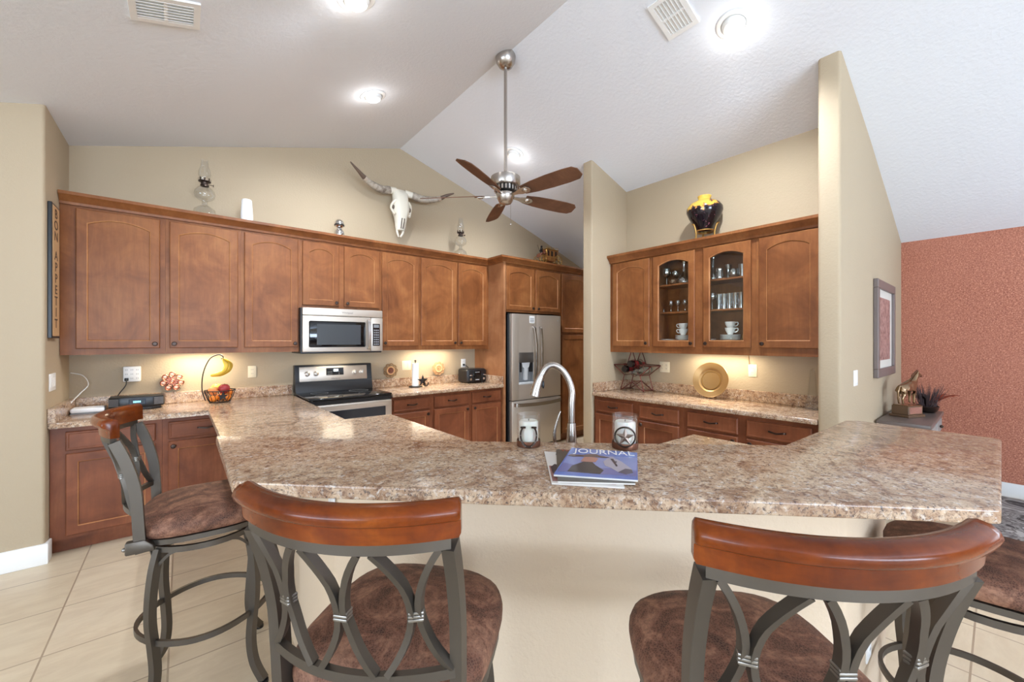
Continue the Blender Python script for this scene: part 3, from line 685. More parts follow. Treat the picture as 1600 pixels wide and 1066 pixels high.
# ------------------------------------------------------------------ ceiling fan, lights, vents
def fan():
    t = thing('ceiling_fan', 'ceiling fan with five walnut blades and long nickel downrod from the ridge', 'ceiling fan', (2.08, 2.62, 0))
    bm = nb(); lathe(bm, [(.0, 3.90), (.084, 3.90), (.086, 3.84), (.078, 3.79), (.055, 3.755), (.03, 3.742), (0, 3.742)], 28); obj('canopy', bm, NICKEL, t, 40)
    bm = nb(); lathe(bm, [(0, 3.76), (.014, 3.76), (.014, 2.87), (.022, 2.865), (.026, 2.845), (0, 2.845)], 14); obj('downrod', bm, NICKEL, t, 40)
    bm = nb(); lathe(bm, [(0, 2.848), (.03, 2.848), (.10, 2.842), (.122, 2.83), (.124, 2.765), (.116, 2.752), (.10, 2.748), (0, 2.748)], 32); obj('motor_housing', bm, NICKEL, t, 40)
    bm = nb(); lathe(bm, [(.088, 2.749), (.086, 2.715), (.06, 2.70), (0, 2.70)], 28); mg = obj('motor_grille', bm, BLACK, t, 40)
    bm = nb()
    for k in range(20): a = 2*PI*k/20; box(bm, .084, .096, -.007, .007, 2.712, 2.748, M=Matrix.Rotation(a, 4, 'Z'))
    obj('grille_fin', bm, NICKEL, mg, 0)
    bm = nb(); lathe(bm, [(.0, 2.702), (.072, 2.702), (.078, 2.69), (.072, 2.66), (.058, 2.63), (.045, 2.615), (.02, 2.607), (0, 2.606)], 28); obj('switch_housing', bm, NICKEL, t, 40)
    bm = nb(); tube(bm, [(.03, -.03, 2.61), (.03, -.03, 2.45)], .0015, 5); ball(bm, (.03, -.03, 2.44), .008, n=8, m=6); obj('pull_chain', bm, NICKEL, t, 40)
    for k in range(5):
        a = math.radians(63+72*k); Rm = Matrix.Rotation(a, 4, 'Z')
        T = Rm @ Matrix.Translation((0, 0, 2.682)) @ Matrix.Rotation(math.radians(-20), 4, 'X')
        outl = [(.185, -.048), (.30, -.062), (.45, -.070), (.60, -.071), (.685, -.066), (.72, -.035), (.722, .035), (.685, .066), (.60, .071), (.45, .070), (.30, .062), (.185, .048)]
        bm = nb(); prism(bm, outl, -.0035, .0035, .002, 1, M=T); b = obj('blade', bm, FANW, t, 30)
        # wood grain runs along the blade
        bm = nb(); prism(bm, [(.07, -.014), (.13, -.016), (.17, -.034), (.235, -.034), (.262, -.012), (.262, .012), (.235, .034), (.17, .034), (.13, .016), (.07, .014)], -.012, -.0036, .002, 1, M=T)
        ball(bm, (.21, 0, -.012), .026, .022, .010, 12, 6, M=T); obj('blade_bracket', bm, NICKEL, b, 30)
fan()
def can(x, y, label, power=28, aim=None):
    slope = (zc(x+.01)-zc(x-.01))/.02
    z = zc(x); t = thing('recessed_light', label, 'ceiling light', (x, y, z), 0, 'recessed eyeball ceiling lights')
    R = Matrix.Rotation(-math.atan(slope), 4, 'Y')
    bm = nb(); lathe(bm, [(.108, .004), (.108, -.006), (.098, -.011), (.078, -.010), (.076, -.004), (.074, .004)], 32, R); obj('trim_ring', bm, WHITE, t, 40)
    bm = nb(); lathe(bm, [(.074, .002), (.072, -.018), (.062, -.034), (.052, -.038), (.050, -.030), (.05, -.02)], 32, R); obj('eyeball', bm, WHITE, t, 50)
    bm = nb(); lathe(bm, [(0, -.031), (.051, -.031), (.051, -.026), (0, -.026)], 24, R); obj('lens', bm, LAMPE, t, 40, label='lit bulb face')
    l = bpy.data.lights.new('recessed_lamp', 'SPOT'); l.energy = power*4.6; l.spot_size = math.radians(124); l.spot_blend = 1.0; l.shadow_soft_size = .05; l.color = (.93, .985, 1.06)
    o = bpy.data.objects.new('recessed_lamp', l); COL.objects.link(o); o.parent = t; o.location = (0, 0, -.05)
    if aim: o.rotation_euler = (Vector(aim)-Vector((x, y, z-.05))).to_track_quat('-Z', 'Y').to_euler()
    g = bpy.data.lights.new('recessed_glow', 'POINT'); g.energy = 1.1; g.shadow_soft_size = .04; g.color = (1, .98, .95)
    q = bpy.data.objects.new('recessed_glow', g); COL.objects.link(q); q.parent = t; q.location = (0, 0, -.10)
    return t
can(1.29, 3.49, 'recessed eyeball ceiling light left of the fan, over the range', 26, (1.15, 4.7, .7))
can(2.885, 1.15, 'recessed eyeball ceiling light at upper right, beside the vent', 40, (4.0, 1.75, .8))
can(2.92, 3.52, 'recessed ceiling light just behind the fan downrod', 30, (3.45, 4.3, .6))
can(.785, 2.39, 'recessed ceiling light at the top edge, left of the fan', 28, (.15, 4.4, .4))
can(5.3, 3.6, 'added recessed ceiling light in the passage, unseen, brightening the pantry', 16)  # extra lamp behind the wall end, unseen, added to brighten the pantry
def vent(x, y, label, w=.30, d=.22):
    slope = (zc(x+.01)-zc(x-.01))/.02
    t = thing('ceiling_vent', label, 'vent', (x, y, zc(x)), 0, 'white ceiling vents'); R = Matrix.Rotation(-math.atan(slope), 4, 'Y')
    bm = nb(); P = [(-w/2, -d/2), (w/2, -d/2), (w/2, d/2), (-w/2, d/2)]
    for a, b, c, e in ((-w/2, w/2, -d/2, -d/2+.03), (-w/2, w/2, d/2-.03, d/2), (-w/2, -w/2+.03, -d/2+.03, d/2-.03), (w/2-.03, w/2, -d/2+.03, d/2-.03), (-.008, .008, -d/2+.03, d/2-.03)): box(bm, a, b, c, e, -.010, .004, M=R)
    obj('vent_frame', bm, WHITE, t, 0)
    bm = nb(); box(bm, -w/2+.03, w/2-.03, -d/2+.03, d/2-.03, -.001, .004, M=R); obj('duct_opening', bm, WHITE, t, 0)
    for k in range(7):
        yy = -d/2+.04+k*(d-.08)/6
        bm = nb(); box(bm, -w/2+.031, w/2-.031, -.010, .010, -.001, .001, M=R @ Matrix.Translation((0, yy, -.005)) @ Matrix.Rotation(.6, 4, 'X')); obj('louver', bm, WHITE, t, 0)
vent(2.59, 1.42, 'white louvred ceiling vent at the top edge right of the fan')
vent(-.07, 2.80, 'white louvred ceiling vent at the top edge over the left cabinets')
# under-cabinet light strips
def strip(name, loc, rotz, L, label, power=3.6):
    t = thing('under_cabinet_light', label, 'light', loc, rotz, 'under-cabinet light strips')
    bm = nb(); box(bm, -L/2, L/2, -.035, .035, -.022, 0, .004, 1); obj('fixture_housing', bm, WHITE, t, 0)
    bm = nb(); box(bm, -L/2+.01, L/2-.01, -.024, .024, -.0245, -.022); obj('lens', bm, STRIPE, t, 0)
    area('strip_lamp', (0, 0, -.03), (0, 0, 0), L-.04, .05, power, (1, .86, .64), t)
    return t
strip('s', (.12, 4.56, 1.390), 0, .42, 'under-cabinet light strip above the copper trivet')
strip('s', (2.45, 4.56, 1.390), 0, .60, 'under-cabinet light strip above the paper towels')
niche_strip = strip('s', (3.93, 1.72, 1.371), PI/2, .60, 'under-cabinet light strip above the brass plate')
area('cooktop_lamp', (1.29, 4.50, 1.342), (0, 0, 0), .3, .08, 1.4, (1, .86, .64))

# ------------------------------------------------------------------ things on the walls
MYZ = Matrix(((0, 0, 1, 0), (1, 0, 0, 0), (0, 1, 0, 0), (0, 0, 0, 1)))       # prism in y,z extruded along x
def sign():
    t = thing('wall_sign', 'tall narrow wooden sign with stacked letters on the left wall', 'sign', (-.70, 4.157, 1.49))
    bm = nb(); box(bm, .001, .022, -.106, .106, 0, .92, .003, 1); obj('sign_frame', bm, BLACK, t, 0)
    bm = nb(); box(bm, .022, .0235, -.092, .092, .014, .906); obj('sign_board', bm, mat('tan_sign_board', cl(196, 160, 118), .6), t, 0)
    ink = mat('dark_brown_ink', cl(60, 38, 26), .6)
    z = .855
    for ch in 'BON APPETIT':
        if ch != ' ': text('letter', ch, .088, ink, t, (.0238, 0, z), (PI/2, 0, PI/2), .0004, bold=.001, sx=1.5)
        z -= .078 if ch != ' ' else .055
sign()
def plate(name, label, cat, loc, rotz, kind, w=.072, h=.116, group=None, m=CREAM):
    """wall plate: local -y faces the room"""
    t = thing(name, label, cat, loc, rotz, group)
    bm = nb(); box(bm, -w/2, w/2, -.006, 0, -h/2, h/2, .003, 2); obj('cover_plate', bm, m, t, 30)
    n = max(1, round(w/.06))
    for i in range(n):
        x = (i-(n-1)/2)*.046
        if kind == 'switch':
            bm = nb(); box(bm, x-.016, x+.016, -.009, -.005, -.034, .034, .002, 1); obj('rocker', bm, m, t, 30)
        else:
            for z in (-.02, .02):
                bm = nb(); lathe(bm, [(.0165, 0), (.0165, .003), (0, .003)], 16, Matrix.Translation((x, -.0055, z)) @ Matrix.Rotation(PI/2, 4, 'X')); sk = obj('socket', bm, m, t, 30)
                bm = nb()
                for q in (-.006, .006): box(bm, x+q-.001, x+q+.001, -.0090, -.0084, z-.002, z+.007)
                obj('slot', bm, BLACK, sk, 0)
    return t
plate('light_switch', 'white rocker switch plate on the left wall over the counter', 'switch', (-.70, 4.175, 1.185), PI/2, 'switch', .165, .12, m=WHITE)
plate('power_outlet', 'ivory wall outlet between the fruit stand and the range', 'outlet', (.535, 4.72, 1.165), 0, 'outlet')
plate('power_outlet', 'ivory wall plate behind the paper towel roll', 'outlet', (2.165, 4.72, 1.165), 0, 'switch', .118)
plate('power_outlet', 'white wall outlet with a black plug above the toaster', 'outlet', (3.0, 4.72, 1.165), 0, 'outlet', m=WHITE)
plate('power_outlet', 'ivory wall outlet right of the brass plate', 'outlet', (4.085, 1.462, 1.195), NR, 'outlet')
plate('power_outlet', 'ivory double wall plate behind the star wine rack', 'outlet', (4.085, 2.34, 1.185), NR, 'outlet', .118)
plate('light_switch', 'white double rocker switch on the partition wall', 'switch', (3.86, .69, 1.195), 0, 'switch', .118, m=WHITE)
plate('power_outlet', 'white outlet low on the right end of the knee wall', 'outlet', (1.925, .31, .372), 0, 'outlet', m=WHITE)
plate('power_outlet', 'white outlet on the left side of the knee wall, just under the bar', 'outlet', (.42, 1.535, .86), -PI/2, 'outlet', .072, .116, m=WHITE)
bm = nb(); tube(bm, smooth_pts([(4.083, 1.50, 1.374), (4.080, 1.497, 1.32), (4.0785, 1.49, 1.25)], 5), .004, 6); _c = obj('power_cord', bm, mat('tan_cord', cl(176, 140, 100), .5), niche_strip, 60); _c.matrix_parent_inverse = niche_strip.matrix_basis.inverted()
def picture():
    t = thing('framed_picture', 'grey-framed picture with reddish print on the partition wall', 'picture', (4.95, .69, 1.577))
    w, h, fw = .432, .422, .075; fr = mat('grey_brown_frame', cl(112, 100, 96), .4)
    bm = nb()
    for a, b, c, d in ((-w, w, -h, -h+fw), (-w, w, h-fw, h), (-w, -w+fw, -h+fw, h-fw), (w-fw, w, -h+fw, h-fw)): box(bm, a, b, -.034, -.001, c, d, .004, 1)
    obj('frame', bm, fr, t, 30)
    bm = nb(); box(bm, -w+fw, w-fw, -.014, -.001, -h+fw, h-fw); obj('mat_board', bm, mat('pale_mat_board', cl(206, 202, 192), .7), t, 0)
    pm = mat('red_brown_print', cl(140, 96, 90), .6); x = N(pm); x.color(x.ramp(x.noise(x.coords((1, 1, 1)), 22, 5, .6, 1), [(.35, cl(112, 70, 66)), (.6, cl(176, 136, 126))]))
    bm = nb(); box(bm, -w+fw+.10, w-fw-.10, -.016, -.014, -h+fw+.07, h-fw-.07); obj('print', bm, pm, t, 0)
picture()
# trivets
def flower(name, label, loc, rotz, m, ring, petal, kind, mats):
    t = thing(name, label, 'trivet', loc, rotz, None); RX = Matrix.Rotation(PI/2, 4, 'X')
    if kind == 'rings':
        for k in range(8):
            a = 2*PI*(k-.25)/7 if k < 7 else 0; r = .061 if k < 7 else 0; rr = .0235 if k < 7 else .018
            M = Matrix.Translation((r*math.cos(a), 0, r*math.sin(a))) @ RX
            bm = nb(); lathe(bm, [(rr, 0), (rr, .016), (rr-.003, .018), (rr-.006, .016), (rr-.006, .004)], 20, M); c = obj('ring', bm, mats[0], t, 40)
            bm = nb(); lathe(bm, [(rr-.0062, .004), (rr-.0062, .012), (rr-.010, .014), (0, .015)], 20, M); obj('ring_face', bm, mats[1], c, 40)
        bm = nb()
        for k in range(14): a = 2*PI*k/14; box(bm, .015, .046, -.008, -.001, -.003, .003, M=Matrix.Rotation(a, 4, 'Y'))
        obj('spokes', bm, mats[0], t, 0)
    else:
        n = 9
        bm = nb()
        for k in range(n):
            a = 2*PI*k/n; tube(bm, [(.064*math.cos(a)+.022*math.cos(b), -.006, .064*math.sin(a)+.022*math.sin(b)) for b in [2*PI*j/14 for j in range(14)]], .005, 6, True)
            tube(bm, [(.064*math.cos(a)+.009*math.cos(b), -.006, .064*math.sin(a)+.009*math.sin(b)) for b in [2*PI*j/10 for j in range(10)]], .0035, 5, True)
        obj('petal', bm, mats[0], t, 50)
        bm = nb(); lathe(bm, [(.050, 0), (.052, .012), (.044, .016), (.036, .012)], 28, RX); obj('rim', bm, mats[1], t, 40)
        bm = nb(); lathe(bm, [(.0365, .002), (.036, .010), (.014, .008), (.012, .014), (0, .016)], 24, RX); obj('centre', bm, mats[2], t, 40)
COPL = mat('pale_copper', cl(218, 172, 148), .35, .5); WDT = mat('tan_turned_wood', cl(196, 150, 104), .5); WDD = mat('dark_turned_wood', cl(112, 62, 40), .45)
flower('flower_trivet', 'copper trivet of seven rings standing against the wall left of the fruit stand', (-.07, 4.693, 1.112), 0, None, 0, 0, 'rings', [COPPER, COPL])
flower('flower_trivet', 'round flower-shaped wooden trivet with dark centre, right of the range', (1.946, 4.693, 1.112), 0, None, 0, 0, 'petals', [mat('olive_brown_wood', cl(132, 98, 60), .5), WDT, WDD])
flower('flower_trivet', 'round flower-shaped pale wooden trivet right of the paper towels', (2.60, 4.693, 1.110), 0, None, 0, 0, 'petals', [WDT, mat('light_turned_wood', cl(222, 186, 140), .5), WDT])

# longhorn skull
def skull():
    t = thing('longhorn_skull', 'white longhorn skull with long grey horns hung high on the back wall', 'skull', (2.03, 4.719, 0))
    # outline sections from poll to muzzle: z, half width, front depth, back depth
    sec = [(3.300, .066, .10, .06), (3.285, .092, .15, .06), (3.24, .098, .18, .06), (3.17, .090, .205, .05), (3.11, .098, .215, .05), (3.06, .106, .215, .05), (3.01, .098, .21, .05), (2.96, .078, .205, .06), (2.90, .068, .19, .07), (2.85, .064, .17, .08), (2.80, .052, .15, .09)]
    rings = []
    for z, hw, f, b in sec:
        r = []
        for k in range(20):
            a = 2*PI*k/20; c, sn = math.cos(a), math.sin(a)
            x = hw*math.copysign(abs(c)**.75, c); yy = -(f+b)/2 - (f-b)/2*math.copysign(abs(sn)**.8, sn)
            if sn > .7 and z < 3.2: yy -= .008
            r.append((x, yy, z))
        rings.append(r)
    bm = nb(); loft(bm, rings); 
    for s in (-1, 1):      # two premaxilla prongs, brow ridges
        tube(bm, smooth_pts([(s*.040, -.12, 2.83), (s*.036, -.115, 2.78), (s*.020, -.105, 2.745), (s*.010, -.10, 2.730)], 4), .017, 8, scales=[1-.4*i/12 for i in range(13)])
        tube(bm, smooth_pts([(s*.075, -.18, 3.14), (s*.112, -.165, 3.10), (s*.120, -.14, 3.05), (s*.104, -.16, 3.0), (s*.088, -.18, 2.97)], 5), .016, 8)
        tube(bm, [(s*.06, -.12, 3.265), (s*.125, -.13, 3.255), (s*.150, -.135, 3.25)], .040, 12)
    obj('skull_bone', bm, WAXFR, t, 60)
    for s in (-1, 1):
        bm = nb(); ball(bm, (s*.104, -.150, 3.056), .014, .034, .030, 12, 8); obj('eye_socket', bm, BONED, t, 60)
        bm = nb(); sweep(bm, smooth_pts([(s*.014, -.207, 2.93), (s*.016, -.192, 2.88), (s*.012, -.168, 2.815)], 5), RECT(.008, .014), (1, 0, 0)); obj('nasal_opening', bm, BONED, t, 60)
    hornl = [(-.145, -.135, 3.250), (-.24, -.155, 3.232), (-.36, -.19, 3.245), (-.46, -.235, 3.275), (-.55, -.275, 3.325), (-.645, -.31, 3.385)]
    hornr = [(.145, -.135, 3.250), (.25, -.155, 3.232), (.37, -.19, 3.236), (.47, -.235, 3.262), (.56, -.28, 3.312), (.635, -.31, 3.345)]
    for P in (hornl, hornr):
        Q = smooth_pts(P, 7); n = len(Q); c = int(n*.62)
        rad = [.042*(1-(i/(n-1))**1.5)*1.0+.006 for i in range(n)]
        bm = nb(); tube(bm, Q[:c+1], 1.0, 12, scales=rad[:c+1]); h = obj('horn', bm, HORN, t, 60)
        bm = nb(); tube(bm, Q[c:], 1.0, 12, scales=rad[c:]); obj('horn_tip', bm, HORND, h, 60, label='darker brown horn tip')
        bm = nb(); tube(bm, Q[c-2:c+1], 1.0, 12, scales=[r+.004 for r in rad[c-2:c+1]]); obj('horn_band', bm, mat('leather_band', cl(170, 156, 140), .6), h, 60)
skull()

# ------------------------------------------------------------------ things on top of the cabinets
def oil_lamp(x, y, label):
    t = thing('oil_lamp', label, 'oil lamp', (x, y, 2.50), 0, 'clear glass oil lamps')
    bm = nb(); lathe(bm, [(0, 0), (.082, 0), (.088, .012), (.086, .10), (.076, .145), (.045, .170), (.022, .185), (.019, .205), (.024, .222), (0, .222)], 28); obj('foot', bm, TGLASS, t, 40)
    bm = nb(); lathe(bm, [(.020, .223), (.045, .230), (.070, .250), (.078, .280), (.073, .308), (.052, .336), (.030, .352)], 28); obj('oil_font', bm, TGLASS, t, 60)
    bm = nb(); lathe(bm, [(.012, .352), (.032, .352), (.032, .366), (.026, .37), (.028, .386), (.047, .392), (.047, .398), (.030, .40), (.016, .412), (0, .412)], 24)
    for k in range(8): a = 2*PI*k/8; box(bm, .043, .046, -.005, .005, .396, .422, M=Matrix.Rotation(a, 4, 'Z'))
    tube(bm, [(.03, 0, .375), (.062, 0, .372)], .003, 6); lathe(bm, [(0, -.002), (.010, -.002), (.010, .002), (0, .002)], 12, Matrix.Translation((.063, 0, .372)) @ Matrix.Rotation(PI/2, 4, 'Y')); obj('burner', bm, BRONZE, t, 40)
    bm = nb(); lathe(bm, [(.034, .402), (.038, .42), (.047, .455), (.044, .485), (.030, .53), (.025, .575), (.028, .588)], 28); obj('chimney', bm, TGLASS, t, 60)
oil_lamp(.154, 4.52, 'clear glass oil lamp on the cabinet top at left')
oil_lamp(2.833, 4.52, 'clear glass oil lamp on the cabinet top, below and right of the longhorn skull')
bm = nb(); lathe(bm, [(0, 0), (.058, 0), (.060, .012), (.052, .03), (.050, .16), (.042, .295), (.038, .302), (0, .302)], 24); tag(obj('tapered_candle', bm, WHITE, None, 40, loc=(.47, 4.52, 2.50)), 'plain white tapered cylinder on the cabinet top near the left oil lamp', 'candle')
t = thing('chrome_ornament', 'small black and chrome ball ornament on the cabinet top left of the skull', 'ornament', (1.30, 4.50, 2.50))
bm = nb(); lathe(bm, [(0, 0), (.046, 0), (.046, .08), (.040, .09), (0, .09)], 20); obj('base', bm, BLACK, t, 40)
bm = nb(); lathe(bm, [(.030, .09), (.050, .10), (.054, .125), (.046, .15), (.030, .162), (.028, .175), (0, .175)], 24); obj('collar', bm, CHROME, t, 40)
bm = nb(); ball(bm, (0, 0, .225), .048, n=20, m=14); obj('ball', bm, CHROME, t, 60)
bm = nb(); lathe(bm, [(.049, -.008), (.051, 0), (.049, .008)], 20, Matrix.Translation((0, 0, .21))); obj('band', bm, BLACK, t, 60)
def coach():
    t = thing('stagecoach_model', 'small brass and brown stagecoach model on the tall cabinet top', 'ornament', (4.2, 4.28, 2.502)); BW = mat('varnished_coach_wood', cl(150, 96, 50), .4)
    bm = nb(); box(bm, -.23, .22, -.075, .075, .0, .095, .004, 1); obj('plinth', bm, WDD, t, 30)
    bm = nb(); prism(bm, [(-.06, .185), (-.02, .15), (.10, .15), (.155, .19), (.165, .315), (-.075, .315)], -.05, .05, .004, 2, M=MXZ); b = obj('coach_body', bm, BW, t, 30)
    bm = nb()
    for x0, x1 in ((-.05, -.02), (.015, .055), (.10, .135)): box(bm, x0, x1, -.0525, -.0495, .225, .30)
    obj('window', bm, DARKIN, b, 0)
    bm = nb(); box(bm, .008, .013, -.054, -.05, .165, .305); box(bm, .058, .063, -.054, -.05, .165, .305); box(bm, -.07, .16, -.054, -.05, .208, .216); obj('door_moulding', bm, BRASS, b, 0)
    bm = nb(); box(bm, -.085, .175, -.058, .058, .316, .328, .003, 1)
    for x in (-.07, .0, .07, .16): tube(bm, [(x, -.05, .326), (x, -.05, .352)], .003, 5)
    tube(bm, [(-.075, -.05, .352), (.165, -.05, .352)], .003, 5); box(bm, -.04, .03, -.035, .035, .327, .347, .006, 1); obj('roof_rack', bm, BRASS, t, 30)
    bm = nb(); box(bm, -.165, -.085, -.045, .045, .235, .255, .004, 1); box(bm, -.10, -.088, -.045, .045, .25, .30, .003, 1); box(bm, -.185, -.16, -.045, .045, .19, .24, .004, 1); obj('driver_seat', bm, WDD, t, 30)
    bm = nb(); tube(bm, smooth_pts([(-.20, 0, .125), (-.10, 0, .150), (.05, 0, .128), (.20, 0, .15)], 5), .010, 6); obj('carriage_frame', bm, IRON, t, 50)
    for x, r in ((-.155, .060), (.155, .075)):
        for y in (-.068, .068):
            z = .096+r
            bm = nb(); tube(bm, [(x+r*math.cos(2*PI*k/22), y, z+r*math.sin(2*PI*k/22)) for k in range(22)], .006, 6, True)
            for k in range(8): a = 2*PI*k/8; tube(bm, [(x, y, z), (x+r*math.cos(a), y, z+r*math.sin(a))], .0035, 5)
            ball(bm, (x, y, z), .014, n=10, m=6); obj('wheel', bm, BRASS, t, 50)
    bm = nb(); lathe(bm, [(0, 0), (.011, 0), (.013, .01), (.013, .035), (.004, .05), (0, .052)], 10, Matrix.Translation((-.082, -.06, .262))); obj('lantern', bm, BRASS, t, 40)
    bm = nb(); tube(bm, smooth_pts([(-.13, 0, .255), (-.135, 0, .29), (-.128, 0, .33)], 4), .020, 8); ball(bm, (-.128, 0, .352), .016, n=10, m=8); tube(bm, [(-.135, -.02, .31), (-.19, -.02, .275)], .006, 6); tube(bm, [(-.19, -.02, .275), (-.225, -.02, .36)], .0025, 5); obj('driver_figure', bm, IRON, t, 50)
coach()
def vase():
    t = thing('painted_vase', 'black and yellow painted vase above the glass-door cabinets', 'vase', (3.92, 1.83, 2.535))
    m = mat('painted_vase_glaze', cl(24, 20, 24), .12); x = N(m); tc = x.n('ShaderNodeTexCoord'); sp = x.n('ShaderNodeSeparateXYZ'); x.l(tc.outputs['Object'], sp.inputs[0])
    n1 = x.noise(tc.outputs['Object'], 16, 3, .6, .5); ad = x.n('ShaderNodeMath', operation='MULTIPLY_ADD'); x.l(n1, ad.inputs[0]); ad.inputs[1].default_value = .22; mz = x.n('ShaderNodeMath', operation='MULTIPLY_ADD'); x.l(sp.outputs['X'], mz.inputs[0]); mz.inputs[1].default_value = -.55; x.l(sp.outputs['Z'], mz.inputs[2]); x.l(mz.outputs[0], ad.inputs[2])
    c = x.ramp(ad.outputs[0], [(.385, cl(22, 18, 24)), (.395, cl(140, 80, 50)), (.405, cl(196, 160, 66)), (.7, cl(206, 174, 80))])
    n2 = x.noise(tc.outputs['Object'], 26, 3, .6, 1); c = x.mix(x.ramp(n2, [(.64, (0, 0, 0, 1)), (.68, (1, 1, 1, 1))]), c, cl(120, 70, 84)); x.color(c)
    bm = nb(); lathe(bm, [(0, 0), (.060, 0), (.066, .01), (.092, .06), (.138, .13), (.162, .19), (.160, .225), (.135, .262), (.095, .285), (.064, .300), (.056, .318), (.062, .340), (.056, .344), (.048, .33), (.045, .30), (0, .29)], 36); obj('vase_body', bm, m, t, 60)
    st = thing('vase_stand', 'small gold three-legged stand under the painted vase', 'stand', (3.92, 1.83, 2.426))
    bm = nb(); tube(bm, [(.082*math.cos(2*PI*k/24), .082*math.sin(2*PI*k/24), .108) for k in range(24)], .007, 8, True); obj('ring', bm, BRASS, st, 60)
    for k in range(3):
        a = 2*PI*k/3+PI*.85; c, s_ = math.cos(a), math.sin(a)
        bm = nb(); tube(bm, smooth_pts([(.135*c, .135*s_, .165), (.118*c, .118*s_, .165), (.100*c, .100*s_, .12), (.092*c, .092*s_, .07), (.105*c, .105*s_, .007)], 5), .008, 8); ball(bm, (.105*c, .105*s_, .014), .013, n=10, m=6); obj('leg', bm, BRASS, st, 60)
vase()

# ------------------------------------------------------------------ left counter
def radio():
    t = thing('tabletop_radio', 'black tabletop radio with lit display on the left counter', 'radio', (-.285, 4.50, .914))
    bm = nb(); poly = [(-.17, .10), (-.165, -.06), (-.10, -.085), (.10, -.085), (.165, -.06), (.17, .10)]; prism(bm, poly, .022, .106, .008, 2); obj('radio_body', bm, BLACK, t, 30)
    bm = nb(); prism(bm, [(x*.9, y*.85) for x, y in poly], 0, .024, .004, 1); obj('radio_base', bm, BLACKGL, t, 30)
    bm = nb(); box(bm, -.045, .055, -.0875, -.084, .045, .088, .002, 1); d = obj('display_window', bm, mat('navy_display', cl(20, 34, 52), .1), t, 0)
    bm = nb()
    for i in range(4): box(bm, -.020+i*.012, -.011+i*.012, -.0882, -.0874, .060, .074)
    obj('display_digits', bm, DISP, d, 0, label='glowing blue digits')
    for sgn in (-1, 1):
        bm = nb(); 
        for i in range(6): box(bm, -.03, .03, -.0008, .001, .038+i*.010, .043+i*.010, M=Matrix.Translation((sgn*.134, -.0735, 0)) @ Matrix.Rotation(sgn*.366, 4, 'Z'))
        obj('speaker_grille', bm, GREYPL, t, 0)
    return t
radio_t = radio()
t = router_t = thing('router', 'flat white router left of the black radio', 'router', (-.565, 4.50, .914)); bm = nb(); prism(bm, [(-.09, -.06), (.095, -.075), (.095, .075), (-.09, .075)], .006, .042, .012, 3); obj('router_body', bm, WHITE, t, 40)
bm = nb(); prism(bm, [(-.088, -.058), (.093, -.073), (.093, .073), (-.088, .073)], 0, .006); obj('router_foot', bm, GREYPL, t, 0)
bm = nb(); tube(bm, smooth_pts([(-.660, 4.50, .935), (-.672, 4.52, .975), (-.62, 4.60, 1.06), (-.585, 4.66, 1.12), (-.62, 4.70, 1.19), (-.690, 4.712, 1.215)], 7), .004, 6); _c = obj('power_cord', bm, WHITE, router_t, 60); _c.matrix_parent_inverse = router_t.matrix_basis.inverted()
t = thing('outlet_expander', 'white multi-outlet adapter on the wall above the radio', 'outlet', (-.33, 4.72, 1.19)); bm = nb(); box(bm, -.055, .055, -.055, -.001, -.065, .065, .008, 2); obj('adapter_body', bm, WHITE, t, 30)
for i in range(3):
    for j in range(3):
        bm = nb()
        for q in (-.005, .005): box(bm, -.034+i*.034+q-.0012, -.034+i*.034+q+.0012, -.0562, -.0548, -.042+j*.036, -.030+j*.036)
        obj('slot', bm, GREYPL, t, 0)
bm = nb(); box(bm, -.375, -.350, 4.645, 4.664, 1.135, 1.158, .003, 1); tube(bm, smooth_pts([(-.362, 4.648, 1.14), (-.365, 4.625, 1.10), (-.40, 4.615, 1.04), (-.42, 4.61, 1.0), (-.42, 4.60, .985)], 6), .004, 6); _c = obj('power_cord', bm, BLACK, radio_t, 60); _c.matrix_parent_inverse = radio_t.matrix_basis.inverted()
bx, by = .265, 4.52
def fruit_stand():
    t = thing('fruit_basket', 'black wire fruit basket with curved banana hook on the left counter', 'basket', (bx, by, .914)); bm = nb()
    for r, z, w in ((.078, .006, .004), (.118, .108, .004)): tube(bm, [(r*math.cos(2*PI*k/32), r*math.sin(2*PI*k/32), z) for k in range(32)], w, 6, True)
    for k in range(18):
        a = 2*PI*k/18; tube(bm, smooth_pts([(.078*math.cos(a), .078*math.sin(a), .006), (.098*math.cos(a+.12), .098*math.sin(a+.12), .05), (.118*math.cos(a), .118*math.sin(a), .108)], 3), .0028, 5)
    for k in range(-3, 4): h = math.sqrt(max(0, .078**2-(k*.022)**2)); tube(bm, [(k*.022, -h, .006), (k*.022, h, .006)], .002, 5)
    obj('wire_bowl', bm, IRON, t, 60)
    bm = nb(); tube(bm, smooth_pts([(-.105, 0, .02), (-.128, 0, .11), (-.128, 0, .22), (-.108, 0, .32), (-.070, 0, .40), (-.015, 0, .432), (.018, 0, .420), (.022, 0, .400), (.008, 0, .392)], 6), .005, 8); obj('banana_hook', bm, IRON, t, 60)
    bm = nb(); pts = []
    for k in range(10): r = .045 if k % 2 == 0 else .018; a = PI/2+2*PI*k/10; pts.append((r*math.cos(a), r*math.sin(a)+.060))
    prism(bm, pts, -.003, .003, M=Matrix.Translation((.015, -.104, 0)) @ MXZ); obj('star_emblem', bm, IRON, t, 0)
fruit_stand()
ORANGE = mat('orange_peel', cl(232, 132, 40), .45); APPLE = mat('red_apple_skin', cl(150, 44, 48), .25); PEAR = mat('yellow_green_skin', cl(206, 196, 84), .35); PEACH = mat('peach_skin', cl(220, 132, 74), .5); BAN = mat('banana_skin', cl(222, 184, 62), .45); STEM = mat('fruit_stem', cl(84, 64, 36), .7)
